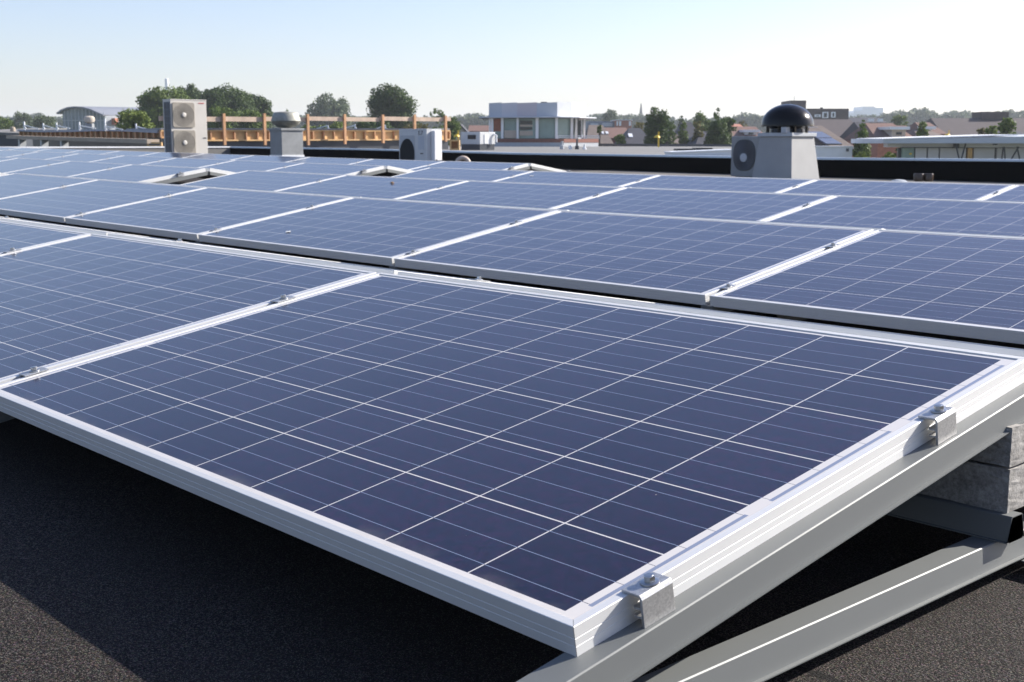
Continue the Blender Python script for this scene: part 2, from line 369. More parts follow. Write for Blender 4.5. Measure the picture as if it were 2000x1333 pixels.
def place_panel(k, X0, back, label, group):
    r = panel0 if used[0] == 0 else copy_tree(panel0); used[0] += 1
    xm = X0 + PL/2; g_ = .055
    if not back:
        y = k*RP; ym = y+.49
        gxx = (DZ(xm+.5, ym)-DZ(xm-.5, ym)); gyy = (DZ(xm, ym+.5)-DZ(xm, ym-.5))
        r.location = (X0, y, DZ(xm, ym)-gxx*PL/2-gyy*.49); r.rotation_euler = (TH+gyy, -gxx, 0)
    else:
        y = k*RP + 2*PW*math.cos(TH)+g_; ym = y-.49
        gxx = (DZ(xm+.5, ym)-DZ(xm-.5, ym)); gyy = (DZ(xm, ym+.5)-DZ(xm, ym-.5))
        r.location = (X0+PL, y, DZ(xm, ym)+gxx*PL/2+gyy*.49); r.rotation_euler = (TH-gyy, gxx, PI)
    tag(r, label, 'solar panel', group); return r
ORD = ['first', 'second', 'third', 'fourth', 'fifth', 'sixth', 'seventh', 'eighth', 'ninth', 'tenth', 'eleventh', 'twelfth', 'thirteenth']
ROW = ['front', 'second', 'third', 'fourth', 'fifth']
EPS = .009
# (row, list of seam columns of the right edge, name of the block)
BLOCKS = [(0, [0, -1, -2, -3], 'right'), (1, [0, -1, -2, -3, -4, -5], 'right'), (1, [-6.5], 'left'),
          (2, [0, -1, -2, -3, -4, -5], 'right'), (2, [-6.5-i for i in range(5)], 'left'),
          (3, [-1, -2, -3, -4, -5], 'right'), (3, [-6.5-i for i in range(8)], 'left'),
          (4, [-6.5-i for i in range(12)], 'left')]
VIS0 = {0: 0, 1: 0, 2: -1, 3: -1, 4: 0}
for k, cols, side in BLOCKS:
    for i, c in enumerate(cols):
        X0 = (c-1)*LP + EPS
        n = ORD[i]
        if k == 0:
            la = ['big dark blue solar panel in the foreground with two end clamps on its right edge',
                  'blue solar panel left of the big foreground panel, in the front row',
                  'third solar panel from the right in the front row, cut by the left picture edge',
                  'fourth solar panel of the front row, just outside the left picture edge'][i]
        elif side == 'right':
            la = f'blue solar panel facing the viewer, {n} from the right end of the {ROW[k]} row'
        else:
            la = f'pale blue solar panel facing the viewer, {n} left of the gap in the {ROW[k]} row'
            if k == 4: la = f'pale blue solar panel of the rearmost row, {n} from its white gable'
        place_panel(k, X0, False, la, f'solar panels facing the viewer in the {ROW[k]} row')
        if side == 'right': lb = f'panel sloping away behind the {ROW[k]} row ridge, {n} from its right end'
        else: lb = f'panel sloping away behind the {ROW[k]} row ridge, {n} left of the gap'
        if k == 0 or c in (-6.5,) or c > -6.5:
            place_panel(k, X0, True, lb, f'solar panels sloping away in the {ROW[k]} row')

# ------------------------------------------------------------------ clamps
def bolt_parts(root, x, y, z):
    T = Matrix.Translation((x, y, z))
    wa = MB(); wa.lathe([(.0105, 0), (.0110, .0004), (.0108, .0016), (.0088, .0024)], 24, 0, T); wa.build('washer', BOLT, root, smooth=True)
    b = MB(); b.prism([(.0066*math.cos(PI/3*i+.3), .0066*math.sin(PI/3*i+.3)) for i in range(6)], .0024, .0086, 'z', 0, T)
    b.lathe([(.0045, .0086), (.0040, .0090)], 12, 0, T); b.build('bolt', BOLT, root, bevel=.0005)
def slope_pose(k, X, s, back=False):
    """origin on the panel surface plane at seam X, s up the slope"""
    if not back: y = k*RP + s*math.cos(TH); rz = 0
    else: y = k*RP + 2*PW*math.cos(TH)+.055 - s*math.cos(TH); rz = PI
    return (X, y, DZ(X, y)+s*math.sin(TH)), (TH, 0, rz)
def make_end_clamp(s, which):
    loc, rot = slope_pose(0, 0, s)
    r = thing('end_clamp', f'bolted grey end clamp on the foreground panel, {which}', 'clamp', loc, rot=rot, group='end clamps on the foreground panel')
    c = MB(); c.prism([(-.0185, .0002), (.0065, .0002), (.0070, -.0015), (.0072, -.0345), (.0102, -.0345), (.0102, -.0020), (.0085, .0018), (.0065, .0032), (-.0185, .0032)], -.025, .025, 'y')
    c.build('clamp_plate', ZINC, r, bevel=.0004)
    t = MB()
    for h in (-.013, -.023): t.prism([(.0072, h+.0012), (-.0010, h+.0002), (-.0030, h+.0020), (-.0030, h-.0016), (.0072, h-.0014)], -.0249, .0249, 'y')
    t.build('teeth', ZINC, r); bolt_parts(r, -.0035, .004, .0032); return r
make_end_clamp(.108, 'the nearer one at bottom right'); make_end_clamp(.711, 'the farther one at the right')
def make_mid_clamp():
    r = thing('mid_clamp', '', 'clamp')
    c = MB(); c.box(-.0170, .0170, -.025, .025, .0003, .0030); c.box(-.0072, -.0050, -.025, .025, -.020, .0003); c.box(.0050, .0072, -.025, .025, -.020, .0003)
    c.build('clamp_plate', ZINC, r, bevel=.0004); bolt_parts(r, 0, .002, .0030); return r
mc0 = make_mid_clamp(); mcn = [0]
for k, cols, side in BLOCKS:
    for i, c in enumerate(cols):
        for s, nm in ((.108, 'lower'), (.711, 'upper')):
            for back in (False, True):
                if back and (k > 1): continue
                if back and nm == 'lower': continue
                if c in (0, -6.5): continue
                loc, rot = slope_pose(k, c*LP, s, back)
                r = mc0 if mcn[0] == 0 else copy_tree(mc0); mcn[0] += 1
                r.location = loc; r.rotation_euler = rot
                sd_ = 'from the right end' if side == 'right' else 'left of the gap'
                if back: la = f'clamp behind the {ROW[k]} row ridge at the {ORD[i-1]} seam {sd_}'
                else: la = f'{nm} bolted clamp on the {ORD[i-1]} panel seam {sd_}, {ROW[k]} row'
                tag(r, la, 'clamp', 'small bolted clamps between solar panels')
# gable-end clamps at the gap
def gable_clamp(k, X, s, back, la):
    loc, rot = slope_pose(k, X, s, back); r = copy_tree(mc0); r.location = loc; r.rotation_euler = rot
    r.scale = (1.2, 1.3, 1.5); tag(r, la, 'clamp', 'clamps on the white gable ends')

# ------------------------------------------------------------------ steel supports under every seam
def hat(m, L0, L1, top, h=.039, a=.0205, b=.0245, t=.0016, xo=0., T=None):
    """hat profile along local y, open below, top face at z=top"""
    o = [(-b-.006, top-h), (-b, top-h), (-a, top-.0015), (-a+.0015, top), (a-.0015, top), (a, top-.0015), (b, top-h), (b+.006, top-h)]
    i = [(b+.006, top-h+t), (b-t+.0002, top-h+t), (a-t, top-t), (-a+t, top-t), (-b+t-.0002, top-h+t), (-b-.006, top-h+t)]
    m.prism([(xo+p, z) for p, z in o+i], L0, L1, 'y', 0, T)
def make_support(k, X, la, grp, off=0., both=True):
    ym = k*RP+1.; r = thing('support_frame', la, 'support', (X+off, k*RP, DZ(X, ym)), group=grp)
    A = MB(); T = Matrix.Rotation(TH, 4, 'X'); hat(A, -.075 if off == -.0055 else -.01, PW+.012, -.0352, T=T, h=.036, a=.0222, b=.0255); A.build('sloped_beam', GALV, r)
    if both:
        B = MB(); T2 = Matrix.Translation((0, 2*PW*math.cos(TH)+.055, 0)) @ Matrix.Rotation(PI, 4, 'Z') @ Matrix.Rotation(TH, 4, 'X')
        hat(B, -.075, PW+.004, -.0352, T=T2, h=.036, a=.0222, b=.0255); B.build('sloped_beam', GALV, r)
    C_ = MB(); hat(C_, -.16 if off == -.0055 else .35, 2*PW*math.cos(TH)+.055+.16, -.0870, h=.038, a=.0190, b=.0235, xo=.013 if off else 0); C_.build('base_beam', GALV, r)
    return r
make_support(0, 0, 'grey steel support frame under the right edge of the foreground panel', 'steel support frames', -.0055)
for k in (0, 1):
    for i, c in enumerate((-1, -2, -3)): make_support(k, c*LP, f'steel support frame under the {ORD[i]} inner seam of the {ROW[k]} row', 'steel support frames')
for k, cc in ((1, (-6, -6.5)), (2, (-6, -6.5)), (3, (-6, -6.5)), (4, (-6.5,))):
    for c in cc:
        off = -.012 if c == -6.5 else .012
        make_support(k, c*LP, f'steel support frame under the {"left" if c == -6.5 else "right"} side of the gap, {ROW[k]} row', 'steel support frames', off)
# flat plate closing the ridge joint at each gable end, and the clamps on it
for k in (1, 2, 3, 4):
    X = -6.5*LP
    nm = {1: 'at the far left edge', 2: 'beside the tall air conditioner', 3: 'in the middle distance', 4: 'in front of the black wall'}[k]
    for s, b, w_ in ((.70, False, 'upper front'), (.30, True, 'lower rear')): gable_clamp(k, X+.002, s, b, f'{w_} clamp of the white gable end {nm}')
# cross rails and ballast blocks under the front row ridge
def rail(y, x0, x1, top, la):
    r = MB(); T = Matrix.Rotation(-PI/2, 4, 'Z'); hat(r, x0, x1, top, h=.0385, a=.0165, b=.0210, T=T)
    o = r.build('ballast_rail', GALV); o.location = (0, y, 0); tag(o, la, 'rail', 'steel cross rails under the front row')
rail(.861, -5.4, .0435, -.0473, 'open-ended steel cross rail carrying the front edge of the concrete blocks')
rail(1.125, -5.4, .0435, -.0473, 'steel cross rail under the back edge of the concrete blocks')
def block(x0, x1, y0, y1, z0, z1, la, seed):
    rs = random.Random(seed); m = bpy.data.meshes.new('concrete_block'); bm = bmesh.new()
    bmesh.ops.create_grid(bm, x_segments=1, y_segments=1, size=.5); bm.clear()
    bmesh.ops.create_cube(bm, size=1); bmesh.ops.scale(bm, vec=(x1-x0, y1-y0, z1-z0), verts=bm.verts)
    bmesh.ops.subdivide_edges(bm, edges=bm.edges, cuts=14, use_grid_fill=True)
    for v in bm.verts: v.co += Vector((rs.gauss(0, .00025), rs.gauss(0, .0003), rs.gauss(0, .0003)))
    bm.to_mesh(m); bm.free(); m.materials.append(CONC); o = bpy.data.objects.new('concrete_block', m); COL.objects.link(o)
    o.location = ((x0+x1)/2, (y0+y1)/2, (z0+z1)/2); tag(o, la, 'block', 'concrete ballast blocks')
block(-.27, .030, .857, 1.157, -.0468, .0175, 'rough grey concrete ballast block, lower of the two under the right edge', 1)
block(-.272, .0285, .859, 1.157, .0212, .0800, 'rough grey concrete ballast block, upper of the two under the right edge', 2)
block(-2.0, -1.70, .857, 1.157, -.0468, .0175, 'lower concrete block in the dark under the seam left of the foreground panel', 3)
block(-2.0, -1.70, .857, 1.157, .0195, .0800, 'upper concrete block in the dark under the seam left of the foreground panel', 4)
# bent bracket below the base beam at the right
br = MB()
Tb = Matrix.Translation((.036, .900, -.127))
br.prism([(0, 0), (.062, 0), (.066, -.003), (.052, -.0215), (.0500, -.0215), (.0630, -.0030), (.0610, -.0018), (0, -.0018)], 0, .07, 'y', 0, Tb)
tag(br.build('beam_bracket', GALV), 'small bent steel bracket below the base beam at the right picture edge', 'bracket')

# specks lying on the glass
def speck(k, x, y, r, mat, name, la, cat, n=9, sd_=1):
    d = ray(x, y); nrm = Vector((0, -math.sin(TH), math.cos(TH))); X = -8.
    for _ in range(4): o = Vector((0, k*RP, DZ(X, k*RP+.5))); t = (o-C0).dot(nrm)/d.dot(nrm); p = C0+d*t; X = p.x
    rs = random.Random(sd_); m = MB(); q = [(r*(.6+.6*rs.random())*math.cos(2*PI*i/n), r*.8*(.6+.6*rs.random())*math.sin(2*PI*i/n)) for i in range(n)]
    h_ = .0009 if 'dropping' in name else .006; m.prism(q, 0, h_, 'z'); m.prism([(a*.5, b*.5) for a, b in q], h_, h_*1.8, 'z'); ob = m.build(name, mat, smooth=True); ob.location = p+nrm*.0005; ob.rotation_euler = (TH, 0, 0); tag(ob, la, cat)
speck(1, 563, 453, .017, nmat('white_dropping', (.75, .74, .70), .7), 'bird_dropping', 'white bird dropping on the second-row panel left of centre', 'bird dropping', sd_=2)
speck(3, 1038, 344, .02, MATS['white_dropping'], 'bird_dropping', 'tiny white bird dropping on a panel below the rear white gable', 'bird dropping', sd_=5)
speck(2, 766, 358, .022, nmat('dry_leaf', (.20, .12, .06), .8), 'dry_leaf', 'small curled brown leaf lying on a third-row panel', 'leaf', 7, 3)
# ------------------------------------------------------------------ parapet walls
def wall_strip(p, q, zb, th, nrm, mat, name):
    pass
cop = [(-31.0, .345), (-24.5, .318), (-21.4, .287), (-19., .258), (-14.7, .246), (-11.3, .234), (-7.8, .243), (6., .27)]
YW = 17.2
def parapet():
    r = thing('parapet_wall', 'long shaded black felt-covered parapet wall behind the panels with thin blue-grey coping', 'wall', (0, YW, 0))
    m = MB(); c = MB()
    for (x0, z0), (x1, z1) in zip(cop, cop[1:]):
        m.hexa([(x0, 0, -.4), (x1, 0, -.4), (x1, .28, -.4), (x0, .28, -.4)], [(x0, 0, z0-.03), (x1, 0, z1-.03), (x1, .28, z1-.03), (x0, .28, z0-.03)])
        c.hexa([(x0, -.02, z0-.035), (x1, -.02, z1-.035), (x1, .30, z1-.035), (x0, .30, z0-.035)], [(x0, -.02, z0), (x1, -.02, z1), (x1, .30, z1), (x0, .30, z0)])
    m.build('wall_face', SHADEFELT, r); c.build('coping', COPING, r)
parapet()
def left_wall():
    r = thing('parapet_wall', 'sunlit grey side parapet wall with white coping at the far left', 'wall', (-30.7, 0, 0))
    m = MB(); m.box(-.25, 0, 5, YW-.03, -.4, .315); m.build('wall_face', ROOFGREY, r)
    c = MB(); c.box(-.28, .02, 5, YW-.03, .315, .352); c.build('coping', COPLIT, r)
left_wall()

# ------------------------------------------------------------------ roof-top machines
def grille_disc(n, m, cx_, cz, r, y, axis='y', spokes=36, rings=5, wire=.003):
    for i in range(rings):
        rr = r*(i+1)/rings; pts = [(cx_+rr*math.cos(2*PI*t/40), y, cz+rr*math.sin(2*PI*t/40)) for t in range(41)]; m.tube(pts, wire, 4)
    for i in range(spokes):
        a = 2*PI*i/spokes; m.tube([(cx_+.12*r*math.cos(a), y, cz+.12*r*math.sin(a)), (cx_+r*math.cos(a+.25), y, cz+r*math.sin(a+.25))], wire*.8, 4)
def roundrect(cx_, cz, hw, hh, rad, n=6):
    P = []
    for qx, qz, a0 in ((1, 1, 0), (-1, 1, PI/2), (-1, -1, PI), (1, -1, 3*PI/2)):
        for i in range(n+1): a = a0+PI/2*i/n; P.append((cx_+qx*(hw-rad)+rad*math.cos(a), cz+qz*(hh-rad)+rad*math.sin(a)))
    return P
def text(s, size, loc, rot, mat, parent, name='lettering'):
    cu = bpy.data.curves.new(name, 'FONT'); cu.body = s; cu.size = size; cu.extrude = .001; cu.align_x = 'CENTER'; cu.align_y = 'CENTER'
    t = bpy.data.objects.new(name, cu); me = bpy.data.meshes.new_from_object(t); bpy.data.objects.remove(t); bpy.data.curves.remove(cu)
    me.materials.clear(); me.materials.append(mat); o = bpy.data.objects.new(name, me); COL.objects.link(o); o.parent = parent; o.location = loc; o.rotation_euler = rot; return o

# tall twin-fan unit: front faces +X; local frame: x = along front (local), y = into the unit
def ac_tall():
    p = hy(328, 300, 12.0); X = p.x
    base = RZ + DZ(X, 12)+.08; top = hx(403, 195.5, X).z
    # front face lies in plane X=const and runs along +Y.  local x -> +Y, local y -> -X  => rotate by +90 degrees
    y0 = hx(335, 250, X).y; y1 = hx(405, 250, X).y; D = .36; W_ = y1-y0; H = top-base
    r = thing('air_conditioner', 'tall beige twin-fan air conditioner standing behind the panels at the left', 'air conditioner', (X, y0, base), PI/2)
    b = MB(); b.box(0, W_, .012, D, 0, H-.02); b.box(-.004, W_+.004, .006, D+.004, H-.02, H); b.build('casing', OFFWHITE, r, bevel=.006)
    fr = MB(); fw = W_*.62; ft = MB()
    for zc in (H*.29, H*.745):
        f = MB(); P = roundrect(fw*.5+.03, zc, fw*.5-.005, H*.205, .045); f.prism(P, -.012, .010, 'y'); fo = f.build('fan_guard', GRILLBEIGE, r, bevel=.004)
        d = MB(); grille_disc('g', d, fw*.5+.03, zc, H*.185, -.016, spokes=30, rings=6, wire=.0028); d.build('wires', GRILLBEIGE, fo)
        bl = MB()
        h = MB(); h.lathe([(.052, 0), (.050, .012), (.03, .018)], 24, 0, Matrix.Translation((fw*.5+.03, -.016, zc)) @ Matrix.Rotation(PI/2, 4, 'X')); h.build('hub', OFFWHITE, fo)
    # coil side, its shade put into the dark blue-grey colours, facing -Y (local -x)
    s = MB(); s.box(-.006, .0, .03, D-.06, .05, H-.06); so_ = s.build('coil_grille', DARKGRILL, r)
    q = MB()
    for i in range(9): z = .06+i*(H-.14)/8; q.box(-.010, -.006, .03, D-.06, z, z+.012)
    for yy in (.03, D*.5-.03, D-.075): q.box(-.010, -.006, yy, yy+.012, .05, H-.06)
    q.build('bars', nmat('shaded_blue_grey', (.10, .13, .17), .5), so_)
    f = MB()
    for xx in (.06, W_-.16): f.box(xx, xx+.1, -.02, D+.02, -.08, 0)
    f.build('feet', DARKP, r)
    l = MB()
    for i in range(7): l.box(W_-.19+i*.020, W_-.19+i*.020+.013, .0055, .012, H-.085, H-.068)
    l.build('maker_mark', REDINK, r)
    k = MB(); k.box(W_*.88, W_*.97, .006, .012, H*.36, H*.375); k.build('handle_slot', DARKP, r)
    v = MB(); v.box(W_-.002, W_+.035, .08, .16, .20, .32); v.build('valve_cover', OFFWHITE, r, bevel=.008)
ac_tall()

def vent_square():
    pc = hy(551, 300, 11.8); X = pc.x; Y = 11.8
    base = RZ+DZ(X, Y)-.02; x0 = hy(527.5, 280, Y).x; y1 = hx(592, 280, X).y; zt = hy(551, 252, Y).z
    r = thing('roof_ventilator', 'weathered grey mushroom roof ventilator on a square sheet-metal plinth', 'ventilator', (0, 0, 0))
    b = MB(); b.box(x0, X, Y, y1, base, zt-.03); b.build('plinth', VENTGREY, r, bevel=.004)
    t = MB(); t.box(x0-.02, X+.02, Y-.02, y1+.02, zt-.03, zt+.012); t.build('top_plate', VENTGREY, r, bevel=.004)
    f = MB(); f.box(x0-.012, X+.012, Y-.012, y1+.012, base, hx(590, 303, X).z); f.build('flashing', COPLIT, r)
    cxx, cyy = (x0+X)/2, (Y+y1)/2; D = (Vector((cxx, cyy, 0))-C0).dot(FH); s = D/2432*.99
    T = Matrix.Translation((cxx, cyy, zt+.012))
    hz = lambda y: px(558, y, D).z-zt-.012
    lo = MB(); lo.lathe([(10*s, -.01), (11*s, .02), (17*s, hz(248.5)), (25*s, hz(243)), (28*s, hz(238)), (26.6*s, hz(237))], 40, 0, T); lo.build('lower_bowl', VENTCAP, r, smooth=True)
    up = MB(); up.lathe([(26*s, hz(237.4)), (28.6*s, hz(237)), (28.4*s, hz(235)), (26*s, hz(228)), (24*s, hz(222)), (22*s, hz(220)), (10*s, hz(218.6)), (.5*s, hz(218))], 40, 0, T); up.build('cap', VENTCAP, r, smooth=True)
vent_square()

def ac_mid():
    Y = 11.9; pc = hy(833, 280, Y); X = pc.x; base = RZ+DZ(X, Y)+.07
    x0 = hy(779.5, 280, Y).x; y1 = hx(862, 280, X).y; zt = hy(800, 252.5, Y).z; W_ = X-x0; Dp = y1-Y; H = zt-base
    r = thing('air_conditioner', 'pale grey single-fan air conditioner with a dark round grille and white pipe cover', 'air conditioner', (x0, Y, base))
    b = MB(); b.box(0, W_, 0, Dp, 0, H-.015); b.box(-.005, W_+.005, -.005, Dp+.005, H-.015, H); b.build('casing', CASEGREY, r, bevel=.008)
    p = MB(); P = roundrect(W_*.31, H*.45, W_*.27, H*.40, .03); p.prism(P, -.006, .004, 'y'); po = p.build('fan_panel', GREYEN, r)
    g_ = MB(); n = 36; g_.prism([(W_*.31+W_*.265*math.cos(2*PI*i/n), H*.42+H*.355*math.sin(2*PI*i/n)) for i in range(n)], -.010, -.004, 'y'); go = g_.build('fan_grille', DARKGRILL, r)
    q = MB()
    for i in range(-9, 10):
        xx = W_*.31+i*W_*.028; hh = H*.355*math.sqrt(max(0, 1-(i/9.6)**2)); q.box(xx-.0022, xx+.0022, -.016, -.010, H*.42-hh, H*.42+hh)
    q.build('bars', DARKP, go)
    s = MB(); s.box(W_*.70, W_*.92, -.004, 0, H*.52, H*.83); s.build('data_plate', PALEB, r)
    text('E.7', .10, (W_*.80, -.008, H*.90), (PI/2, 0, 0), DARKP, r)
    k = MB(); k.box(W_*.78, W_*.88, -.004, 0, H*.415, H*.44); k.build('handle_slot', DARKP, r)
    c = MB(); c.box(W_, W_+.095, Dp*.30, Dp*.80, H*.28, H-.03); c.prism([(W_, H*.28), (W_+.095, H*.28), (W_+.05, H*.20), (W_, H*.20)], Dp*.30, Dp*.80, 'y'); c.build('pipe_cover', WHITEP, r, bevel=.012, seg=3)
    c = MB(); c.tube([(W_+.05, Dp*.55, H*.23), (W_+.05, Dp*.55, -.02)], .042, 16); c.build('duct', WHITEP, r, smooth=True)
    f = MB(); f.box(.05, W_-.05, 0, Dp, -.07, 0); f.build('feet', DARKP, r)
    w_ = MB(); w_.tube([(W_+.06, Dp*.4, .10), (W_+.14, Dp*.3, .20), (W_+.20, Dp*.4, .12), (W_+.30, Dp*.5, .15), (W_+.45, Dp*.5, .02), (W_+.6, Dp*.5, -.03)], .012, 6)
    w_.tube([(W_+.06, Dp*.5, .06), (W_+.18, Dp*.2, .16), (W_+.28, Dp*.3, .13), (W_+.40, Dp*.4, .06), (W_+.55, Dp*.6, -.03)], .009, 6)
    tag(w_.build('cable_bundle', DARKP), 'tangle of black cables beside the single-fan air conditioner', 'cables'); bpy.data.objects['cable_bundle'].location = (x0, Y, base)
ac_mid()

def ac_right():
    X0 = hy(1428, 300, 15.2); Y = 15.2; x0 = X0.x; base = hy(1440, 345, Y).z; zt = hy(1440, 266.5, Y).z; H = zt-base; W_ = .95; Dp = .33
    r = thing('air_conditioner', 'grey air conditioner with a spiral fan grille behind the black-domed ventilator', 'air conditioner', (x0, Y, base))
    b = MB(); b.box(0, W_, 0, Dp, 0, H); b.build('casing', VENTGREY, r, bevel=.01)
    xc = hy(1454, 300, Y).x-x0; zc = H*.53; rr = H*.39
    n = 40; P = [(xc+rr*.86*math.copysign(abs(math.cos(2*PI*i/n))**.75, math.cos(2*PI*i/n)), zc+rr*math.copysign(abs(math.sin(2*PI*i/n))**.85, math.sin(2*PI*i/n))) for i in range(n)]
    g_ = MB(); g_.prism(P, -.012, .004, 'y'); go = g_.build('fan_grille', DARKGRILL, r)
    q = MB()
    for i in range(40):
        a = 2*PI*i/40; pts = [(xc+.86*rr*t*math.cos(a+.5*t), -.016, zc-.06*H*(1-t)+rr*t*math.sin(a+.5*t)) for t in (.24, .5, .75, .93)]; q.tube(pts, .0042, 4)
    q.build('bars', nmat('grey_wire', (.13, .14, .16), .5), go)
    h = MB(); h.lathe([(.068, 0), (.066, .012), (.03, .016)], 24, 0, Matrix.Translation((xc, -.016, zc-.06*H)) @ Matrix.Rotation(PI/2, 4, 'X')); h.build('hub', GREYEN, go)
    f = MB(); f.box(.1, W_-.1, .0, Dp, -.08, 0); f.build('feet', DARKP, r)
ac_right()

def vent_dome():
    Y = 13.4; cb = hy(1546, 346, Y); X = cb.x
    base = RZ+DZ(X, Y)-.02
    zt = hy(1546, 266, Y).z
    x0b = hy(1467, 346, Y).x; y1b = hx(1603.5, 350, X).y
    s_ = X-x0b
    r = thing('roof_ventilator', 'black domed roof ventilator on a tapered grey metal plinth', 'ventilator', (0, 0, 0))
    cxx, cyy = (x0b+X)/2, Y+s_/2
    D = (Vector((cxx, cyy, 0))-C0).dot(FH); sp = D/2432*.99
    hb = s_/2*1.02; ht = hb*.765
    def hz(y): return px(1541, y, D).z
    z1 = hz(267)
    b = MB(); b.hexa([(cxx-hb, cyy-hb, base), (cxx+hb, cyy-hb, base), (cxx+hb, cyy+hb, base), (cxx-hb, cyy+hb, base)], [(cxx-ht, cyy-ht, z1), (cxx+ht, cyy-ht, z1), (cxx+ht, cyy+ht, z1), (cxx-ht, cyy+ht, z1)])
    b.build('plinth', nmat('grey_powder_coat', (.31, .31, .305), .6, 0, .06, 4.), r, bevel=.006)
    f = MB(); q = ht*1.10; f.box(cxx-q, cxx+q, cyy-q, cyy+q, z1, hz(260)); f.build('flange', GREYEN, r, bevel=.004)
    T = Matrix.Translation((cxx, cyy, 0))
    n = MB(); n.lathe([(34*sp, hz(260)), (33*sp, hz(252)), (37*sp, hz(247)), (37*sp, hz(245))], 40, 0, T); n.build('neck', BLACKGLOSS, r, smooth=True)
    d = MB(); r0 = 50*sp; zb = hz(246); ztop = hz(203.5)
    prof = [(r0*.97, zb-.012), (r0*1.01, zb-.006), (r0*1.01, zb+.012)] + [(r0*math.cos(a), zb+.012+(ztop-zb-.012)*math.sin(a)) for a in [PI/2*i/16 for i in range(1, 16)]] + [(.012, ztop)]
    d.lathe(prof, 56, 0, T); d.build('dome', BLACKGLOSS, r, smooth=True)
    m2 = MB(); m2.box(cxx+.12, cxx+.20, cyy-.31, cyy-.22, hz(260), hz(249)); m2.build('junction_box', GREYEN, r)
    k = MB(); 
    for i in range(8):
        a = 2*PI*i/8+.2; k.box(-.012, .012, -.012, .012, hz(260), hz(247), 0, Matrix.Translation((cxx+40*sp*math.cos(a), cyy+40*sp*math.sin(a), 0)))
    k.build('struts', BLACKGLOSS, r)
vent_dome()

# gravel strip between the panels and the wall
gs = MB()
for i in range(30):
    x0, x1 = -16+i*.7, -16+(i+1)*.7
    gs.quad((x0, 12.2, RZ+DZ(x0, 12.2)+.006), (x1, 12.2, RZ+DZ(x1, 12.2)+.006), (x1, 17.15, RZ+DZ(x1, 17.15)+.006), (x0, 17.15, RZ+DZ(x0, 17.15)+.006))
tag(gs.build('gravel_strip', GRAVEL), kind='structure')
# small things on that strip
def pot(x, la):
    p = px(x, 349, 18.6); z = RZ+DZ(p.x, p.y)
    r = MB(); r.lathe([(.055, 0), (.070, .01), (.078, .10), (.070, .115), (.060, .112), (.050, .05)], 20, 0, Matrix.Rotation(R(-70), 4, 'X') if 0 else None)
    o = r.build('drain_pot', nmat('brown_glazed_clay', (.05, .03, .018), .3, 0, .3, 12.), smooth=True); o.location = (p.x, p.y, z+.02); tag(o, la, 'pot', 'pair of brown pots by the black wall')
pot(1794, 'left brown glossy pot at the foot of the black wall'); pot(1813, 'right brown glossy pot at the foot of the black wall')
def smalldome():
    p = px(1756, 350, 18.0); r = MB(); r.lathe([(.13, 0), (.125, .02), (.09, .045), (.04, .056), (.005, .058)], 24); o = r.build('drain_cover', GREYEN, smooth=True)
    o.location = (p.x, p.y, RZ+DZ(p.x, p.y)+.01); tag(o, 'low round grey drain cover left of the brown pots', 'drain cover')
smalldome()
def bend():
    p = px(904, 318, 19.2); a0 = p
    r = MB(); rad = .095; pts = [(a0 + RH*(rad*math.cos(t)) + Vector((0, 0, -.03+rad*1.05*math.sin(t)))) for t in [PI*i/14 for i in range(15)]]
    pts = [pts[0]-Vector((0, 0, .35))]+pts+[pts[-1]-Vector((0, 0, .35))]
    r.tube(pts, .036, 14); tag(r.build('pipe_bend', TERRA, smooth=True), 'beige gooseneck pipe bend rising behind the panels near the cables', 'pipe')
bend()

# ------------------------------------------------------------------ neighbouring flat roof beyond the parapet
def cz_poly(m, pts, zt, zb, mi=0):
    P = [px(x, 280, D) for x, D in pts]; m.prism([(p.x, p.y) for p in P], zb, zt, 'z', mi)
def neighbour():
    r = thing('flat_roof_building', 'neighbouring building with a wide grey flat roof just beyond the black parapet', 'building')
    m = MB(); cz_poly(m, [(600, 45), (860, 34), (1100, 31), (1445, 30), (1445, 100), (1170, 104), (860, 108), (700, 60)], .140, -8); m.build('roof_and_walls', ROOFGREY, r)
    a, b = px(1166, 280, 104), px(1446, 280, 100); z0 = px(1170, 280.8, 103).z; z1 = px(1446, 282.6, 100).z
    c = MB(); n = (b-a).normalized(); t = Vector((-n.y, n.x, 0))*.3
    c.hexa([(a.x, a.y, .1), (b.x, b.y, .1), (b.x+t.x, b.y+t.y, .1), (a.x+t.x, a.y+t.y, .1)], [(a.x, a.y, z0), (b.x, b.y, z1), (b.x+t.x, b.y+t.y, z1), (a.x+t.x, a.y+t.y, z0)]); c.build('coping', DARKGRILL, r)
neighbour()
def camthing(name, label, cat, x, y, D, group=None, extra=0.):
    p = px(x, y, D); return thing(name, label, cat, p, CAMROT+extra, group)
def U(x, D, x_ref): s = px(x, 277, D)-px(x_ref, 277, D); return s.dot(RH)
def Zp(x, y, D): return px(x, y, D).z
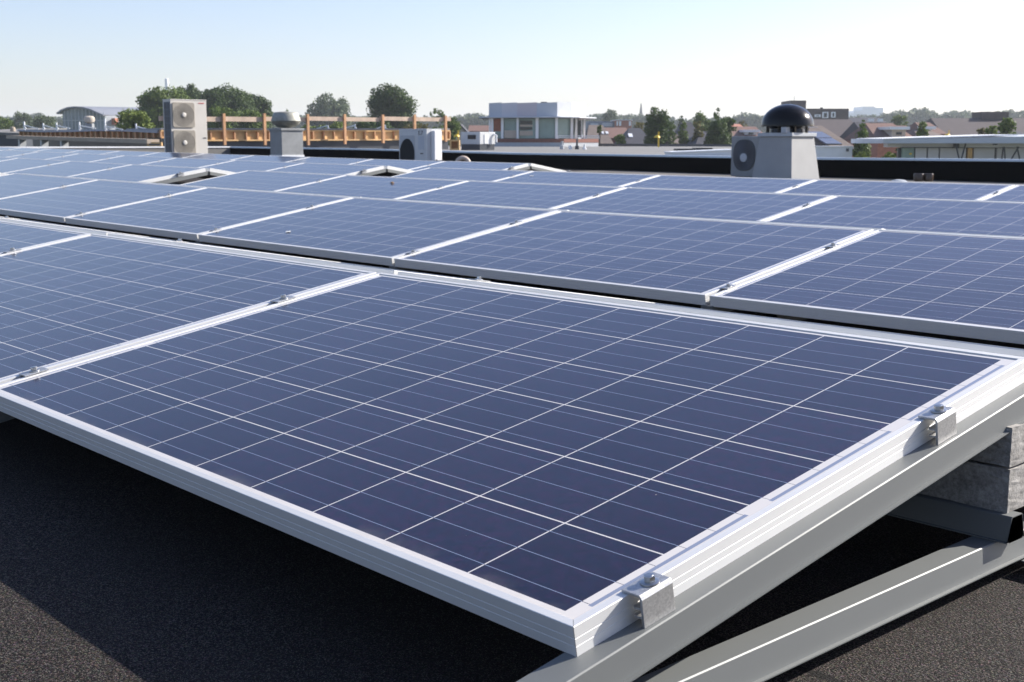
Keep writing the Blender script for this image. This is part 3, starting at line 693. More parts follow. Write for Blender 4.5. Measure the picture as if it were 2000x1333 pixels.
# white roof upstands at the right of it
for (xa, xb, ya, yb, D, la) in ((1313, 1440, 297, 303, 33, 'long low white roof upstand behind the parapet left of the fan unit'),):
    r = camthing('roof_upstand', la, 'roof upstand', xa, yb, D); Wd = U(xb, D, xa); H = Zp(xa, ya, D)-Zp(xa, yb, D); H2 = Zp(xb, 292, D)-Zp(xa, yb, D)
    m = MB(); m.hexa([(0, 0, -.3), (Wd, .0, -.3), (Wd, 1.6, -.3), (0, 1.6, -.3)], [(0, 0, H-.03), (Wd, 0, H2-.03), (Wd, 1.6, H2-.03), (0, 1.6, H-.03)]); m.build('side', WHITEP, r)
    m = MB(); m.hexa([(-.03, -.03, H-.03), (Wd, -.03, H2-.03), (Wd, 1.6, H2-.03), (-.03, 1.6, H-.03)], [(-.03, -.03, H), (Wd, -.03, H2), (Wd, 1.6, H2), (-.03, 1.6, H)]); m.build('cap', COPLIT, r)
for xa, xb, y, la in ((1323, 1356, 292.6, 'left flat black roof hatch on the far grey roof'), (1360, 1392, 291.0, 'right flat black roof hatch on the far grey roof')):
    D = 52; r = camthing('roof_hatch', la, 'hatch', xa, y, D, 'flat black roof hatches'); m = MB(); Wd = U(xb, D, xa); m.box(0, Wd, 0, 1.2, -.1, .035); m.build('lid', DARKP, r)
# vertical pipe stubs in front of the penthouse
for x, yt, yb, mt in ((1097.5, 276, 287, GREYEN), (1114, 284, 288, COPLIT), (1127, 272, 288, DARKGRILL), (1141.5, 283, 292, COPLIT), (1259, 258, 259, GREYEN)):
    if x > 1200: continue
    D = 60; r = MB(); h = Zp(x, yt, D)-Zp(x, yb, D); r.lathe([(.10, -.2), (.10, .06), (.05, .08), (.05, h*.9), (.065, h*.9), (.065, h)], 12)
    o = r.build('vent_pipe', mt, smooth=True); o.location = px(x, yb, D)
    tag(o, {1097.5: 'tall thin grey vent pipe, leftmost before the brick plinth', 1114: 'short white vent pipe before the brick plinth', 1127: 'dark vent pipe, tallest of those before the brick plinth', 1141.5: 'stubby pale vent pipe, rightmost and nearest before the brick plinth'}[x], 'vent pipe', 'vent pipes on the far grey roof')

# ------------------------------------------------------------------ rooftop pavilion (penthouse)
def penthouse():
    D = 96; s = D/2432*.985
    r = camthing('rooftop_pavilion', 'two-tone white rooftop pavilion with glazed walls and brick base on the grey roof', 'building', 955, 284, D)
    u = lambda x: U(x, D, 955); z = lambda y: Zp(1050, y, D)-Zp(1050, 284, D)
    # plan: front from 955..1087 nearly frontal, chamfer 1087..1117, side 1117..1147 going away
    plan = [(u(955), 0), (u(1087), -1.0), (u(1117), -.2), (u(1145), 1.8), (u(1130), 8), (u(955), 8)]
    def ring(m, pl, z0, z1, mi=0): m.prism(pl, z0, z1, 'z', mi)
    def grow(pl, g):
        cx_ = sum(p[0] for p in pl)/len(pl); cy_ = sum(p[1] for p in pl)/len(pl); out = []
        for x, y in pl: d = Vector((x-cx_, y-cy_)); d2 = d.normalized()*g; out.append((x+d2.x, y+d2.y))
        return out
    b = MB(); bp = [(u(945), .2), (u(1100), -1.3), (u(1172), 1.5), (u(1150), 8.5), (u(945), 8.5)]; ring(b, bp, z(278.5), z(271.5)); b.build('brick_base', BRICK_R, r)
    k = MB(); ring(k, grow(bp, -.03), z(290), z(278.5)); k.build('skirt', GREYEN, r)
    f = MB(); ring(f, grow(plan, -.5), z(272), z(230)); f.build('core', nmat('grey_green_wall', (.16, .20, .19), .5, 0, .1, .4), r)
    ca = MB(); ring(ca, grow(plan, .9), z(231), z(228.6)); ca.build('canopy', PALEB, r, bevel=.03)
    # upper band: separate cladding boards of different tone
    band = MB(); edges = [(955, 980, 0), (980, 1010, 1), (1010, 1048, 2), (1048, 1087, 0)]
    def yfront(x): return -1.0*(x-955)/(1087-955)
    for x0, x1, mi in edges: band.hexa([(u(x0), yfront(x0), z(229)), (u(x1), yfront(x1), z(229)), (u(x1), 7.5, z(229)), (u(x0), 7.5, z(229))], [(u(x0), yfront(x0), z(202)), (u(x1), yfront(x1), z(200.6)), (u(x1), 7.5, z(200.6)), (u(x0), 7.5, z(202))], mi)
    band.build('cladding', [PALEB, LILAC, nmat('pale_pink_cladding', (.52, .47, .49), .5), WHITEP], r)
    b2 = MB(); b2.prism([(u(1087.1), -.998), (u(1117), -.2), (u(1145), 1.8), (u(1130), 7.5), (u(1087.1), 7.5)], z(229), z(200.6), 'z'); b2.build('white_cladding', WHITEP, r)
    hs = MB(); hs.box(u(1057), u(1069), 1.5, 2.2, z(201), z(198)); hs.build('roof_outlet', DARKGRILL, r)
    # glazing bays and mullions, each bay its own window; reflections put in as coloured panes
    bays = [(964, 978, BRICK_O), (984, 1008, GLASSG), (1013, 1045, None), (1052, 1083, GLASSG), (1089, 1113, GLASSG)]
    for x0, x1, mt in bays:
        y0, y1 = (yfront(x0), yfront(x1)) if x1 < 1087 else (-.95, -.30)
        m = MB(); m.hexa([(u(x0), y0+.25, z(270.5)), (u(x1), y1+.25, z(270.5)), (u(x1), y1+.5, z(270.5)), (u(x0), y0+.5, z(270.5))], [(u(x0), y0+.25, z(232)), (u(x1), y1+.25, z(232)), (u(x1), y1+.5, z(232)), (u(x0), y0+.5, z(232))])
        wdw = m.build('window', mt or GLASSG, r)
        if mt is None:
            q = MB()
            for ya, yb in ((236, 243.5), (249, 254)): q.box(u(1016), u(1043), y0+.05, y0+.2, z(yb), z(ya))
            q.build('dark_reflection', GLASSD, wdw); q = MB(); q.box(u(1015), u(1044), y0+.04, y0+.2, z(265), z(256)); q.box(u(1015), u(1040), y0+.04, y0+.2, z(248), z(244)); q.build('pale_reflection', BUFF, wdw)
        if x0 == 984: q = MB(); q.box(u(985), u(1008), y0+.0, y0+.2, z(270), z(255)); q.build('lower_reflection', BUFF, wdw)
        if x0 == 964: q = MB(); q.box(u(963), u(978), y0+.08, y0+.24, z(270.5), z(257)); q.build('lower_reflection', GLASSG, wdw)
    for x0, x1 in ((955, 958), (959, 963.5), (978.5, 983.5), (1008.5, 1013), (1045.5, 1051.5), (1083.5, 1088.5)):
        m = MB(); yf = yfront((x0+x1)/2); m.box(u(x0), u(x1), yf+.0, yf+.3, z(271), z(230.8)); m.build('column', COPLIT, r)
    for x0, x1, yy in ((1114, 1119, -.25), (1124, 1128, .5), (1136, 1138.5, 1.2), (1142, 1145.5, 1.7)):
        m = MB(); m.box(u(x0), u(x1), yy, yy+.3, z(271), z(231)); m.build('column', WHITEP, r)
    m = MB(); m.box(u(1128.3), u(1135.7), .85, 1.0, z(268), z(235)); m.build('window', GLASSD, r)
    m = MB(); m.box(u(1088), u(1168), -1.55, -1.5, z(266.5), z(265.2)); m.box(u(1088), u(1168), -1.55, -1.5, z(269.8), z(268.6))
    for xx in (1088, 1115, 1142, 1167): m.box(u(xx), u(xx+1), -1.55, -1.5, z(272), z(265.4))
    m.build('railing', WHITEP, r)
penthouse()
def condenser():
    Y = 34.; X = hy(937, 270, Y).x; x0 = hy(900, 270, Y).x; y1 = hx(967, 270, X).y; zb = hy(930, 288, Y).z; zt = hy(920, 258.3, Y).z
    r = thing('rooftop_unit', 'boxy pale grey rooftop unit with a black slot left of the pavilion', 'ventilation unit')
    m = MB(); m.box(x0, X, Y, y1, zb+.12, zt); m.build('casing', CASEGREY, r, bevel=.02)
    m = MB(); m.box(x0+.02, X-.02, Y+.02, y1-.02, zb-.2, zb+.12); m.build('base', DARKGRILL, r)
    m = MB(); m.box(x0+(X-x0)*.38, x0+(X-x0)*.80, Y-.02, Y, zt-.30, zt-.12); m.build('slot', DARKP, r)
    m = MB(); m.box(X, X+.02, Y+(y1-Y)*.3, Y+(y1-Y)*.55, zb+.15, zt-.1); m.build('hatch', COPLIT, r)
    m = MB(); m.tube([(X+.02, y1-.1, zt-.1), (X+.1, y1-.02, zt-.15), (X+.1, y1-.02, zb+.2)], .04, 8); m.build('conduit', COPLIT, r)
condenser()
def woodbox():
    D = 40; r = camthing('timber_box', 'small open plywood box standing on the roof edge left of the boxy unit', 'box', 878.5, 293.5, D)
    Wd = U(897.5, D, 878.5); H = Zp(878, 273.5, D)-Zp(878, 293.5, D); t = .05
    m = MB(); m.box(0, t, 0, .4, 0, H); m.box(Wd-t, Wd, 0, .4, 0, H); m.box(t, Wd-t, 0, .4, H-t, H); m.box(t, Wd-t, 0, .4, 0, t); m.build('frame', WOODY, r)
    m = MB(); m.box(t, Wd-t, .25, .28, t, H-t); m.build('back_board', WOODO, r)
woodbox()
def yellow(x, y, la, D=70):
    r = camthing('yellow_lamp', la, 'lamp', x, y+22, D); sc_ = D/2432
    m = MB(); h0 = Zp(x, y, D)-Zp(x, y+22, D); m.box(-.04, .04, -.04, .04, 0, h0+8*sc_); m.build('pole', YELLOW, r)
    m = MB(); m.lathe([(6*sc_, h0-3.5*sc_), (5*sc_, h0-.5*sc_), (2*sc_, h0+1.5*sc_), (.3*sc_, h0+2.2*sc_)], 16, 0, Matrix.Translation((-3*sc_, 0, 0))); m.build('shade', YELLOW, r, smooth=True)
yellow(1286, 266, 'yellow lamp on a thin yellow pole in front of the dark tree'); yellow(895, 264, 'yellow lamp half hidden left of the boxy rooftop unit'); yellow(1852, 263, 'yellow lamp peeping over the white pavilion roof at the right', 130)

# ------------------------------------------------------------------ timber formwork of the building under construction
XF = -45.0
def formwork():
    y0 = hx(314, 262, XF).y; y1 = hx(878, 262, XF).y
    zb0 = hx(330, 276.5, XF).z; zt0 = hx(330, 254.5, XF).z; zt1 = hx(870, 254.5, XF).z; zb1 = hx(870, 274, XF).z
    r = thing('timber_formwork', 'sunlit yellow timber formwork edge with upright ribs on the unfinished roof', 'formwork', (XF, y0, 0))
    L_ = y1-y0
    def zt(t): return zt0+(zt1-zt0)*t
    def zb(t): return zb0+(zb1-zb0)*t
    def slab(m, xa, xb, fa, fb):
        n = 6
        for i in range(n):
            t0, t1 = i/n, (i+1)/n
            m.hexa([(xa, L_*t0, fa(t0)), (xb, L_*t0, fa(t0)), (xb, L_*t1, fa(t1)), (xa, L_*t1, fa(t1))], [(xa, L_*t0, fb(t0)), (xb, L_*t0, fb(t0)), (xb, L_*t1, fb(t1)), (xa, L_*t1, fb(t1))])
    m = MB(); slab(m, -.10, -.06, zb, zt); m.build('board', WOODY, r)
    m = MB(); slab(m, -.06, .05, zb, lambda t: zb(t)+.06); slab(m, -.06, .05, lambda t: zt(t)-.06, zt); m.build('rail', WOODY, r)
    n = 27
    for i in range(n+1):
        t = i/n; m = MB(); yy = L_*t; m.box(-.06, .045, yy-.03, yy+.03, zb(t)+.06, zt(t)-.06); m.build('rib', WOODO, r)
    m = MB(); slab(m, -3.0, .02, lambda t: zt(t)+.02, lambda t: zt(t)+.07); m.build('membrane', ZINCROOF, r)
    m = MB(); slab(m, -.5, -.10, lambda t: -8, zb); m.build('wall_below', DARKGRILL, r)
    # shaded side facing the viewer
    Yf = y0
    r2 = thing('timber_formwork', 'shaded brown ribbed timber edge with grey capping at the far left', 'formwork', (XF, Yf, 0))
    xa = hy(38, 262, Yf).x-XF
    za, zb_ = hy(40, 255, Yf).z, hy(40, 267.5, Yf).z; zc, zd = hy(310, 256, Yf).z, hy(310, 272, Yf).z
    m = MB(); m.hexa([(xa, .06, zb_), (-.12, .06, zd), (-.12, .2, zd), (xa, .2, zb_)], [(xa, .06, za), (-.12, .06, zc), (-.12, .2, zc), (xa, .2, za)]); m.build('board', WOODSH, r2)
    for i in range(27):
        t = (i+.3)/27; xx = xa+(-.15-xa)*t; m = MB(); m.box(xx-.045, xx+.045, -.06, .06, zb_+(zd-zb_)*t, za+(zc-za)*t-.02); m.build('rib', WOODO, r2)
    m = MB()
    n = 14
    for i in range(n):
        t0, t1 = i/n, (i+1)/n; X0_, X1_ = xa+(-.1-xa)*t0, xa+(-.1-xa)*t1
        sag = lambda t: .08+.04*math.sin(t*7.)+(.02 if t > .4 else 0)
        A0, A1 = za+(zc-za)*t0+.04, za+(zc-za)*t1+.04
        m.hexa([(X0_, -.10, A0-sag(t0)), (X1_, -.10, A1-sag(t1)), (X1_, 2.2, A1-.05), (X0_, 2.2, A0-.05)], [(X0_, -.08, A0), (X1_, -.08, A1), (X1_, 2.2, A1), (X0_, 2.2, A0)])
    m.build('capping', ZINCROOF, r2)
    # concrete beam and posts in front, lower
    Yb = Yf-1.6
    r3 = thing('concrete_beam', 'long brown-grey concrete beam under the ribbed timber at the left', 'beam', (0, Yb, 0))
    x0, x1 = hy(12, 270, Yb).x, hy(287, 276, Yb).x
    m = MB(); m.hexa([(x0, 0, hy(12, 271, Yb).z), (x1, 0, hy(287, 281, Yb).z), (x1, .5, hy(287, 281, Yb).z), (x0, .5, hy(12, 271, Yb).z)], [(x0, 0, hy(12, 265, Yb).z), (x1, 0, hy(287, 272.3, Yb).z), (x1, .5, hy(287, 272.3, Yb).z), (x0, .5, hy(12, 265, Yb).z)]); m.build('beam', CONCBR, r3)
    for xx in (41, 84, 123):
        p = hy(xx, 275, Yb+.2); m = MB(); m.box(p.x-.08, p.x+.08, .1, .4, -3, hy(xx, 272, Yb).z-.02); m.build('post', GREYEN, r3)
    m = MB(); m.box(x0, x1, 1.2, 1.5, -8, hy(100, 271, Yb+1.2).z); m.build('back_wall', DARKGRILL, r3)
formwork()
def guardrail():
    XG = XF+.35; r = thing('guard_rail', 'timber guard rail with upright posts along the yellow formwork', 'guard rail', (XG, 0, 0))
    posts = [(323, 221, 286), (437.5, 222, 284), (516.5, 222, 284), (601, 223.5, 284), (673, 223.5, 282), (747.5, 224.5, 280), (809.5, 224.5, 278), (870, 226.5, 277)]
    for x, ya, yb in posts:
        y = hx(x, 250, XG).y; zt, zb = hx(x, ya, XG).z, hx(x, yb, XG).z; m = MB(); m.box(-.04, .06, y-.055, y+.055, zb, zt); m.build('post', WOODO, r)
    segs = [(312, 322, 227, 236.5), (403, 431, 228.5, 238), (432, 517, 228.5, 238), (518, 599, 229, 237.6), (600, 742, 229, 237), (743, 866, 229, 236.8), (867, 882, 229, 236.8)]
    for a, b, ya, yb in segs:
        ya0, yb0 = hx(a, 233, XG).y, hx(b, 233, XG).y; m = MB(); m.box(-.09, -.045, ya0, yb0, hx((a+b)/2, yb, XG).z, hx((a+b)/2, ya, XG).z); m.build('rail', WOODP, r)
guardrail()
def trestle():
    D = 47; r = camthing('timber_trestle', 'small orange timber trestle in front of the concrete beam end', 'trestle', 287, 286, D); Wd = U(316, D, 287); H = Zp(300, 278, D)-Zp(300, 286, D)
    m = MB(); m.box(0, Wd, 0, .1, H-.06, H); m.box(0, .06, 0, .1, 0, H-.06); m.box(Wd-.06, Wd, 0, .1, 0, H-.06); m.box(.06, Wd-.06, .02, .08, 0, .03); m.build('frame', WOODY, r)
    m = MB(); m.box(-.05, Wd-.1, .3, .4, H+.02, H+.16); m.build('black_sheet', DARKP, r)
trestle()
# white upright frames with slanted arms on that roof
def wframe(x, yt, yb, x2, y2, D, la, grp):
    r = camthing('steel_upright', la, 'steel frame', x, yb, D, grp); H = Zp(x, yt, D)-Zp(x, yb, D); dx = U(x2, D, x); s = D/2432
    h2 = Zp(x2, y2, D)-Zp(x, yb, D); h1 = Zp(x, yb-6.5, D)-Zp(x, yb, D)
    m = MB(); m.box(-1.4*s, 1.0*s, 0, .06, -.05, H); m.prism([(1.0*s, 0), (3.4*s, 0), (1.0*s, 4*s)], 0, .06, 'y'); m.build('post', COPLIT, r)
    m = MB(); sg = 1 if dx > 0 else -1; m.prism([(sg*1.3*s, h1-1*s), (dx, h2-1.6*s), (dx, h2), (sg*1.3*s, h1+1.2*s)], .01, .055, 'y'); m.build('arm', COPLIT, r)
wl = [(47.5, 238, 252, 75, 251.5, 'leftmost'), (84.5, 241, 252, 112, 252, 'second from the left'), (110.5, 240, 252.5, 136, 250.5, 'third from the left'), (155, 239, 252.5, 187, 250.5, 'fourth, beside the mushroom vent'), (205.5, 232, 254, 239, 252.5, 'fifth and tallest'), (266, 242, 254.5, 303, 255.5, 'sixth, before the bright bush')]
for x, yt, yb, x2, y2, nm in wl: wframe(x, yt, yb, x2, y2, 52, f'white steel upright with slanted arm on the grey capping, {nm}', 'white steel uprights at the left')
for x, yt, yb, x2, y2, nm in ((640.5, 245, 252.5, 617, 251, 'left of three behind the guard rail'), (693.5, 243, 252, 668, 251, 'middle of three behind the guard rail'), (752.5, 244, 252, 735, 251, 'right of three behind the guard rail')):
    wframe(x, yt, yb, x2, y2, 62, f'white steel upright with arm, {nm}', 'white steel uprights behind the guard rail')
def mush():
    D = 58; r = camthing('roof_ventilator', 'small cream mushroom ventilator in front of the curved glass gable', 'ventilator', 173, 252, D); s = D/2432*.99
    m = MB(); m.box(-7*s, 7*s, 0, 14*s, 0, 10*s); m.build('plinth', VENTGREY, r)
    m = MB(); m.lathe([(4*s, 10*s), (9*s, 13*s), (10.5*s, 17*s), (10*s, 22*s), (7*s, 24.5*s), (.5*s, 25*s)], 28, 0, Matrix.Translation((0, 7*s, 0))); m.build('cap', nmat('cream_metal', (.45, .40, .33), .6), r, smooth=True)
mush()
# pale low roof at the far left
def leftroof():
    D = 70; r = camthing('low_building', 'low building with a pale flat roof at the far left edge', 'building', -60, 268, D)
    m = MB(); Wd = U(40, D, -60); z0 = Zp(0, 253, D)-Zp(-60, 268, D); m.hexa([(0, 0, -8), (Wd, 0, -8), (Wd, 9, -8), (0, 9, -8)], [(0, 0, z0-.25), (Wd, 0, z0-.35), (Wd*.8, 9, z0+.05), (0, 9, z0+.05)]); m.build('walls', DARKGRILL, r); m = MB(); m.hexa([(0, -.1, z0-.24), (Wd, -.1, z0-.34), (Wd*.8, 9, z0+.06), (0, 9, z0+.06)], [(0, -.1, z0-.10), (Wd, -.1, z0-.20), (Wd*.8, 9, z0+.16), (0, 9, z0+.16)]); m.build('roof', ROOFGREY, r)
    m = MB(); s = D/2432; m.lathe([(5*s, 0), (5*s, 5*s), (4*s, 8*s), (1*s, 9*s)], 16, 0, Matrix.Translation((U(5, D, -60), 1.5, z0-.1))); m.build('roof_vent', CONCBR, r, smooth=True)
leftroof()

# ------------------------------------------------------------------ curved-roof hall
def hall():
    D = 215; r = camthing('curved_roof_hall', 'hall with a curved grey metal roof and a glazed gable at the left', 'building', 113, 285, D)
    u = lambda x: U(x, D, 113); z = lambda y: Zp(180, y, D)-Zp(180, 285, D)
    arc = [(113, 221), (122, 214.5), (135, 209.5), (150, 208), (165, 209), (180, 213), (195, 220), (205, 224.5)]
    top = [(u(x), z(y)) for x, y in arc]; und = [(u(x)+(.12 if x < 150 else -.12), z(y+2.6)) for x, y in arc]
    m = MB(); P = top+und[::-1]
    for i in range(len(arc)-1):
        a, b, c, d = top[i], top[i+1], und[i+1], und[i]; sh = u(268)-u(205)
        m.hexa([(d[0], 0, d[1]), (c[0], 0, c[1]), (c[0]+sh, 22, c[1]+.4), (d[0]+sh, 22, d[1]+.4)], [(a[0], 0, a[1]), (b[0], 0, b[1]), (b[0]+sh, 22, b[1]+.4), (a[0]+sh, 22, a[1]+.4)])
    m.build('roof', ZINCROOF, r, smooth=True)
    g_ = MB(); pl = [(u(x)+.0, z(y+3)) for x, y in arc]; pl = [(u(122), z(290))]+[(max(p[0], u(122)), p[1]) for p in pl[1:]]+[(u(203), z(290))]; g_.prism(pl, .8, 1.2, 'y'); go = g_.build('glazed_gable', nmat('hall_glazing', (.12, .15, .16), .2, 0, .5, .25, col2=(.26, .31, .33)), r)
    q = MB()
    for x in range(126, 204, 7): q.box(u(x)-.06, u(x)+.06, .72, .8, z(290), z(212.5+abs(x-150)**1.8*.006))
    q.box(u(122), u(203), .70, .8, z(236), z(234.6)); q.build('mullions', GREYEN, go)
    m = MB(); m.hexa([(u(205), 1, z(290)), (u(262), 6, z(290)), (u(262), 9, z(290)), (u(205), 3, z(290))], [(u(205), 1, z(228)), (u(262), 6, z(226)), (u(262), 9, z(226)), (u(205), 3, z(228))]); m.build('side_wall', GREYEN, r)
    m = MB(); m.box(u(217), u(224), .9, 2.6, z(244), z(231)); m.build('door', BRICK_O, r)
hall()
def whitetower():
    D = 700; r = camthing('water_tower', 'thin white tower top rising behind the big trees at the left', 'tower', 329, 240, D); s = D/2432
    m = MB(); m.lathe([(3.2*s, -20), (3.0*s, 60*s), (3.8*s, 74*s)], 16); m.build('shaft', WHITEP, r); m = MB(); m.lathe([(3.6*s, 72*s), (3.8*s, 82.5*s), (2*s, 83.5*s)], 16); m.build('tank', WHITEP, r)
whitetower()
def spire():
    D = 900; r = camthing('church_spire', 'slender blue-grey church spire on the horizon', 'spire', 1251.5, 240, D); s = D/2432
    m = MB(); m.lathe([(3.2*s, -20), (3.2*s, 18*s)], 8); m.build('tower', BRICK_D, r); m = MB(); m.lathe([(2.8*s, 18*s), (1.2*s, 34*s), (.3*s, 37.5*s)], 8); m.build('spire', TILE_DK, r)
spire()
def faroffice():
    D = 1100; r = camthing('office_block', 'pale hazy stepped office block on the right horizon', 'building', 1667, 232, D); u = lambda x: U(x, D, 1667); z = lambda y: Zp(1690, y, D)-Zp(1667, 232, D)
    for a, b, yt in ((1655, 1684, 221.5), (1668, 1684, 216.5), (1684, 1708, 208.5), (1708, 1724, 211)):
        m = MB(); m.box(u(a), u(b), 0, 30, -25, z(yt)); m.build('wing', COPLIT, r)
faroffice()

# ------------------------------------------------------------------ houses
def gable_house(name, label, x0, x1, yr, ye, D, dep, roofm, wallm, ridge='u', hip=0, extra=0., wins=(), chim=(), group=None, skylights=(), dormer=None):
    """ridge='u': ridge runs across the picture (roof slope seen); 'v': ridge runs away (gable seen)"""
    r = camthing(name, label, 'house', x0, 277, D, group, extra); u = lambda x: U(x, D, x0); z = lambda y: Zp((x0+x1)/2, y, D)-Zp(x0, 277, D)
    W_ = u(x1); zr, ze, zg = z(yr), z(ye), -8.5-0
    m = MB()
    if ridge == 'u':
        m.box(.25, W_-.25, dep*.04, dep*.96, zg, ze); m.build('wall', wallm, r)
        h = hip*W_; m = MB(); t = .16
        m.hexa([(0, 0, ze-t), (W_, 0, ze-t), (W_, dep, ze-t), (0, dep, ze-t)], [(0, -.0, ze), (W_, 0, ze), (W_, dep, ze), (0, dep, ze)])
        m.hexa([(0, 0, ze+.001), (W_, 0, ze+.001), (W_, dep, ze+.001), (0, dep, ze+.001)], [(h, dep*.5-.08, zr), (W_-h, dep*.5-.08, zr), (W_-h, dep*.5+.08, zr), (h, dep*.5+.08, zr)]); rf = m.build('roof', roofm, r)
    else:
        m.prism([(.2, zg), (W_-.2, zg), (W_-.2, ze), (W_*.5, zr-.15), (.2, ze)], .3, dep-.3, 'y'); m.build('wall', wallm, r)
        m = MB(); m.prism([(0, ze-.15), (W_*.5, zr-.12), (W_, ze-.15), (W_, ze+.05), (W_*.5, zr+.1), (0, ze+.05)], 0, dep, 'y'); rf = m.build('roof', roofm, r)
    for cx_, yt, wd in chim:
        m = MB(); m.box(u(cx_)-wd/2, u(cx_)+wd/2, dep*.45, dep*.45+wd, ze-.5, z(yt)); m.build('chimney', wallm, rf)
    for wx0, wx1, wy0, wy1, mt in wins:
        m = MB(); m.box(u(wx0), u(wx1), dep*.04-.06 if ridge == 'u' else .22, dep*.04+.02 if ridge == 'u' else .32, z(wy1), z(wy0)); m.build('window', mt, r)
    for sx0, sx1, sy0, sy1 in skylights:            # lying on the front slope
        def P(x, y, o): t = (z(y)-ze)/max(.01, (zr-ze)); return (u(x), dep*.5*t-o, z(y)+o)
        m = MB(); m.hexa([P(sx0, sy1, 0), P(sx1, sy1, 0), P(sx1, sy0, 0), P(sx0, sy0, 0)], [P(sx0, sy1, .08), P(sx1, sy1, .08), P(sx1, sy0, .08), P(sx0, sy0, .08)]); m.build('skylight', COPLIT, rf)
    if dormer:
        a, b, ya, yb, mt = dormer; t = (z(yb)-ze)/(zr-ze)
        m = MB(); m.box(u(a), u(b), dep*.5*max(t, 0)+.1, dep*.5, z(yb), z(ya)-.12); dm = m.build('dormer', mt, r)
        m = MB(); m.box(u(a)-.3, u(b)+.3, dep*.5*max(t, 0)-.2, dep*.5, z(ya)-.12, z(ya)+.15); m.build('dormer_roof', COPLIT, dm)
        m = MB(); m.box(u(a+ (b-a)*.3), u(b-(b-a)*.3), dep*.5*max(t, 0)+.02, dep*.5*max(t, 0)+.1, z(yb)+.3, z(ya)-.35); m.build('window', GLASSD, dm)
    return r
H_ = gable_house
H_('house', 'house with a steep dark gable roof just left of the boxy unit', 880, 916, 243.5, 262, 150, 9, TILE_DK, BUFF, 'v')
H_('house', 'long low house with pinkish roof between dark gable and pavilion', 914, 962, 244.5, 256.5, 170, 9, TILE_BR, BUFF, 'u')
H_('house', 'house with grey-brown roof directly right of the pavilion', 1143, 1200, 243, 283, 120, 12, TILE_GB, BUFF, 'u', .25, chim=((1169, 249, .8),), skylights=((1180, 1184, 258, 262.5), (1188, 1193, 258, 262.5)))
H_('house', 'wide house with reddish-brown roof behind the small skylights', 1178, 1235, 248.5, 270, 150, 11, TILE_BR, BRICK_R, 'u', .08)
H_('house', 'house with dark slate roof and one skylight left of the tall dark tree', 1220, 1285, 249, 284, 122, 14, TILE_DK, BRICK_D, 'u', .32, skylights=((1234, 1242, 262, 269),))
H_('house', 'house with grey-brown hipped roof right of the yellow lamp', 1296, 1345, 256, 283.5, 125, 12, TILE_GB, BUFF, 'u', .3, skylights=((1302, 1306, 258.5, 262), (1313, 1318, 258, 261.5)))
H_('house', 'house with steep dark roof between the two green hedge trees', 1330, 1378, 237, 281, 135, 12, TILE_DK, BRICK_D, 'u', .3)
H_('house', 'house with dark slate roof at the foot of the pointed tree', 1358, 1440, 256, 284, 118, 12, TILE_DK, BRICK_D, 'u', .35)
H_('house', 'house with brown roof and white dormer behind the fan unit', 1428, 1500, 246.5, 268, 140, 11, TILE_BR, BRICK_R, 'u', .1, chim=((1449, 247, .7),), dormer=(1458, 1482, 256.5, 264, WHITEP))
H_('house', 'small house with salmon roof left of the domed ventilator', 1432, 1452, 242, 249, 210, 8, BRICK_O, BUFF, 'u')
H_('house', 'house with grey-brown roof and two solar collectors right of the domed ventilator', 1578, 1672, 244, 288, 95, 11, TILE_GB, WHITEP, 'u', .36, chim=((1618, 247, .7),))
H_('house', 'large house with broad dark brown roof behind the solar collectors', 1590, 1706, 231, 271, 140, 16, nmat('dark_brown_tiles', (.060, .045, .045), .8, 0, .15, 2., .3, 6.), BRICK_D, 'u', .10)
H_('house', 'house with steep dark end and skylight left of the dormered house', 1698, 1736, 236.5, 279, 128, 14, TILE_DK, BRICK_O, 'u', .12, skylights=((1706, 1715, 257, 264),), wins=((1717, 1726, 281, 296, COPLIT),))
H_('house', 'house with reddish-brown roof and a wide white dormer', 1712, 1790, 239, 272, 118, 12, TILE_BR, BRICK_O, 'u', .14, dormer=(1744, 1771, 251, 270, BUFF))
H_('house', 'house with low brown roof behind the small round tree', 1750, 1802, 244.5, 272, 150, 11, TILE_BR, BRICK_R, 'u', .12)
H_('house', 'house with reddish roof and white eaves right of the small round tree', 1808, 1850, 238, 262, 145, 11, TILE_BR, BRICK_R, 'u', .15)
H_('house', 'house with low grey-brown hipped roof behind the yellow lamp at the right', 1800, 1872, 252.5, 276, 120, 12, TILE_GB, BUFF, 'u', .3, dormer=(1836, 1858, 249, 254, WHITEP))
H_('terraced_house', 'very long dark brown roof filling the background at the far right', 1845, 2060, 229, 268, 160, 16, MATS['dark_brown_tiles'], BRICK_D, 'u', .05, chim=((1983, 216, 3.6),))
H_('house', 'house with pale gable wall at the far right above the pavilion', 1972, 2040, 256, 272, 100, 9, TILE_DK, BUFF, 'u', .1)
# two solar collectors on the grey-brown roof
def collectors():
    D = 94.0; r = camthing('heat_collector', 'pair of dark framed solar collectors on the grey-brown roof', 'solar collector', 1605, 284, D); u = lambda x: U(x, D, 1605); z = lambda y: Zp(1620, y, D)-Zp(1605, 284, D)
    for ya, yb, xo in ((259, 271.5, 0), (272.5, 283.5, 7)):
        def P(x, y): t = (284-y)/40; return (u(x), 6.5*t+.3, z(y))
        a, b, c, d = P(1609+xo, yb), P(1640+xo, yb), P(1632+xo, ya), P(1602+xo, ya)
        m = MB(); m.hexa([a, b, c, d], [(p[0], p[1]-.06, p[2]+.10) for p in (a, b, c, d)]); m.build('collector', nmat('collector_glass', (.10, .11, .15), .25), r)
collectors()
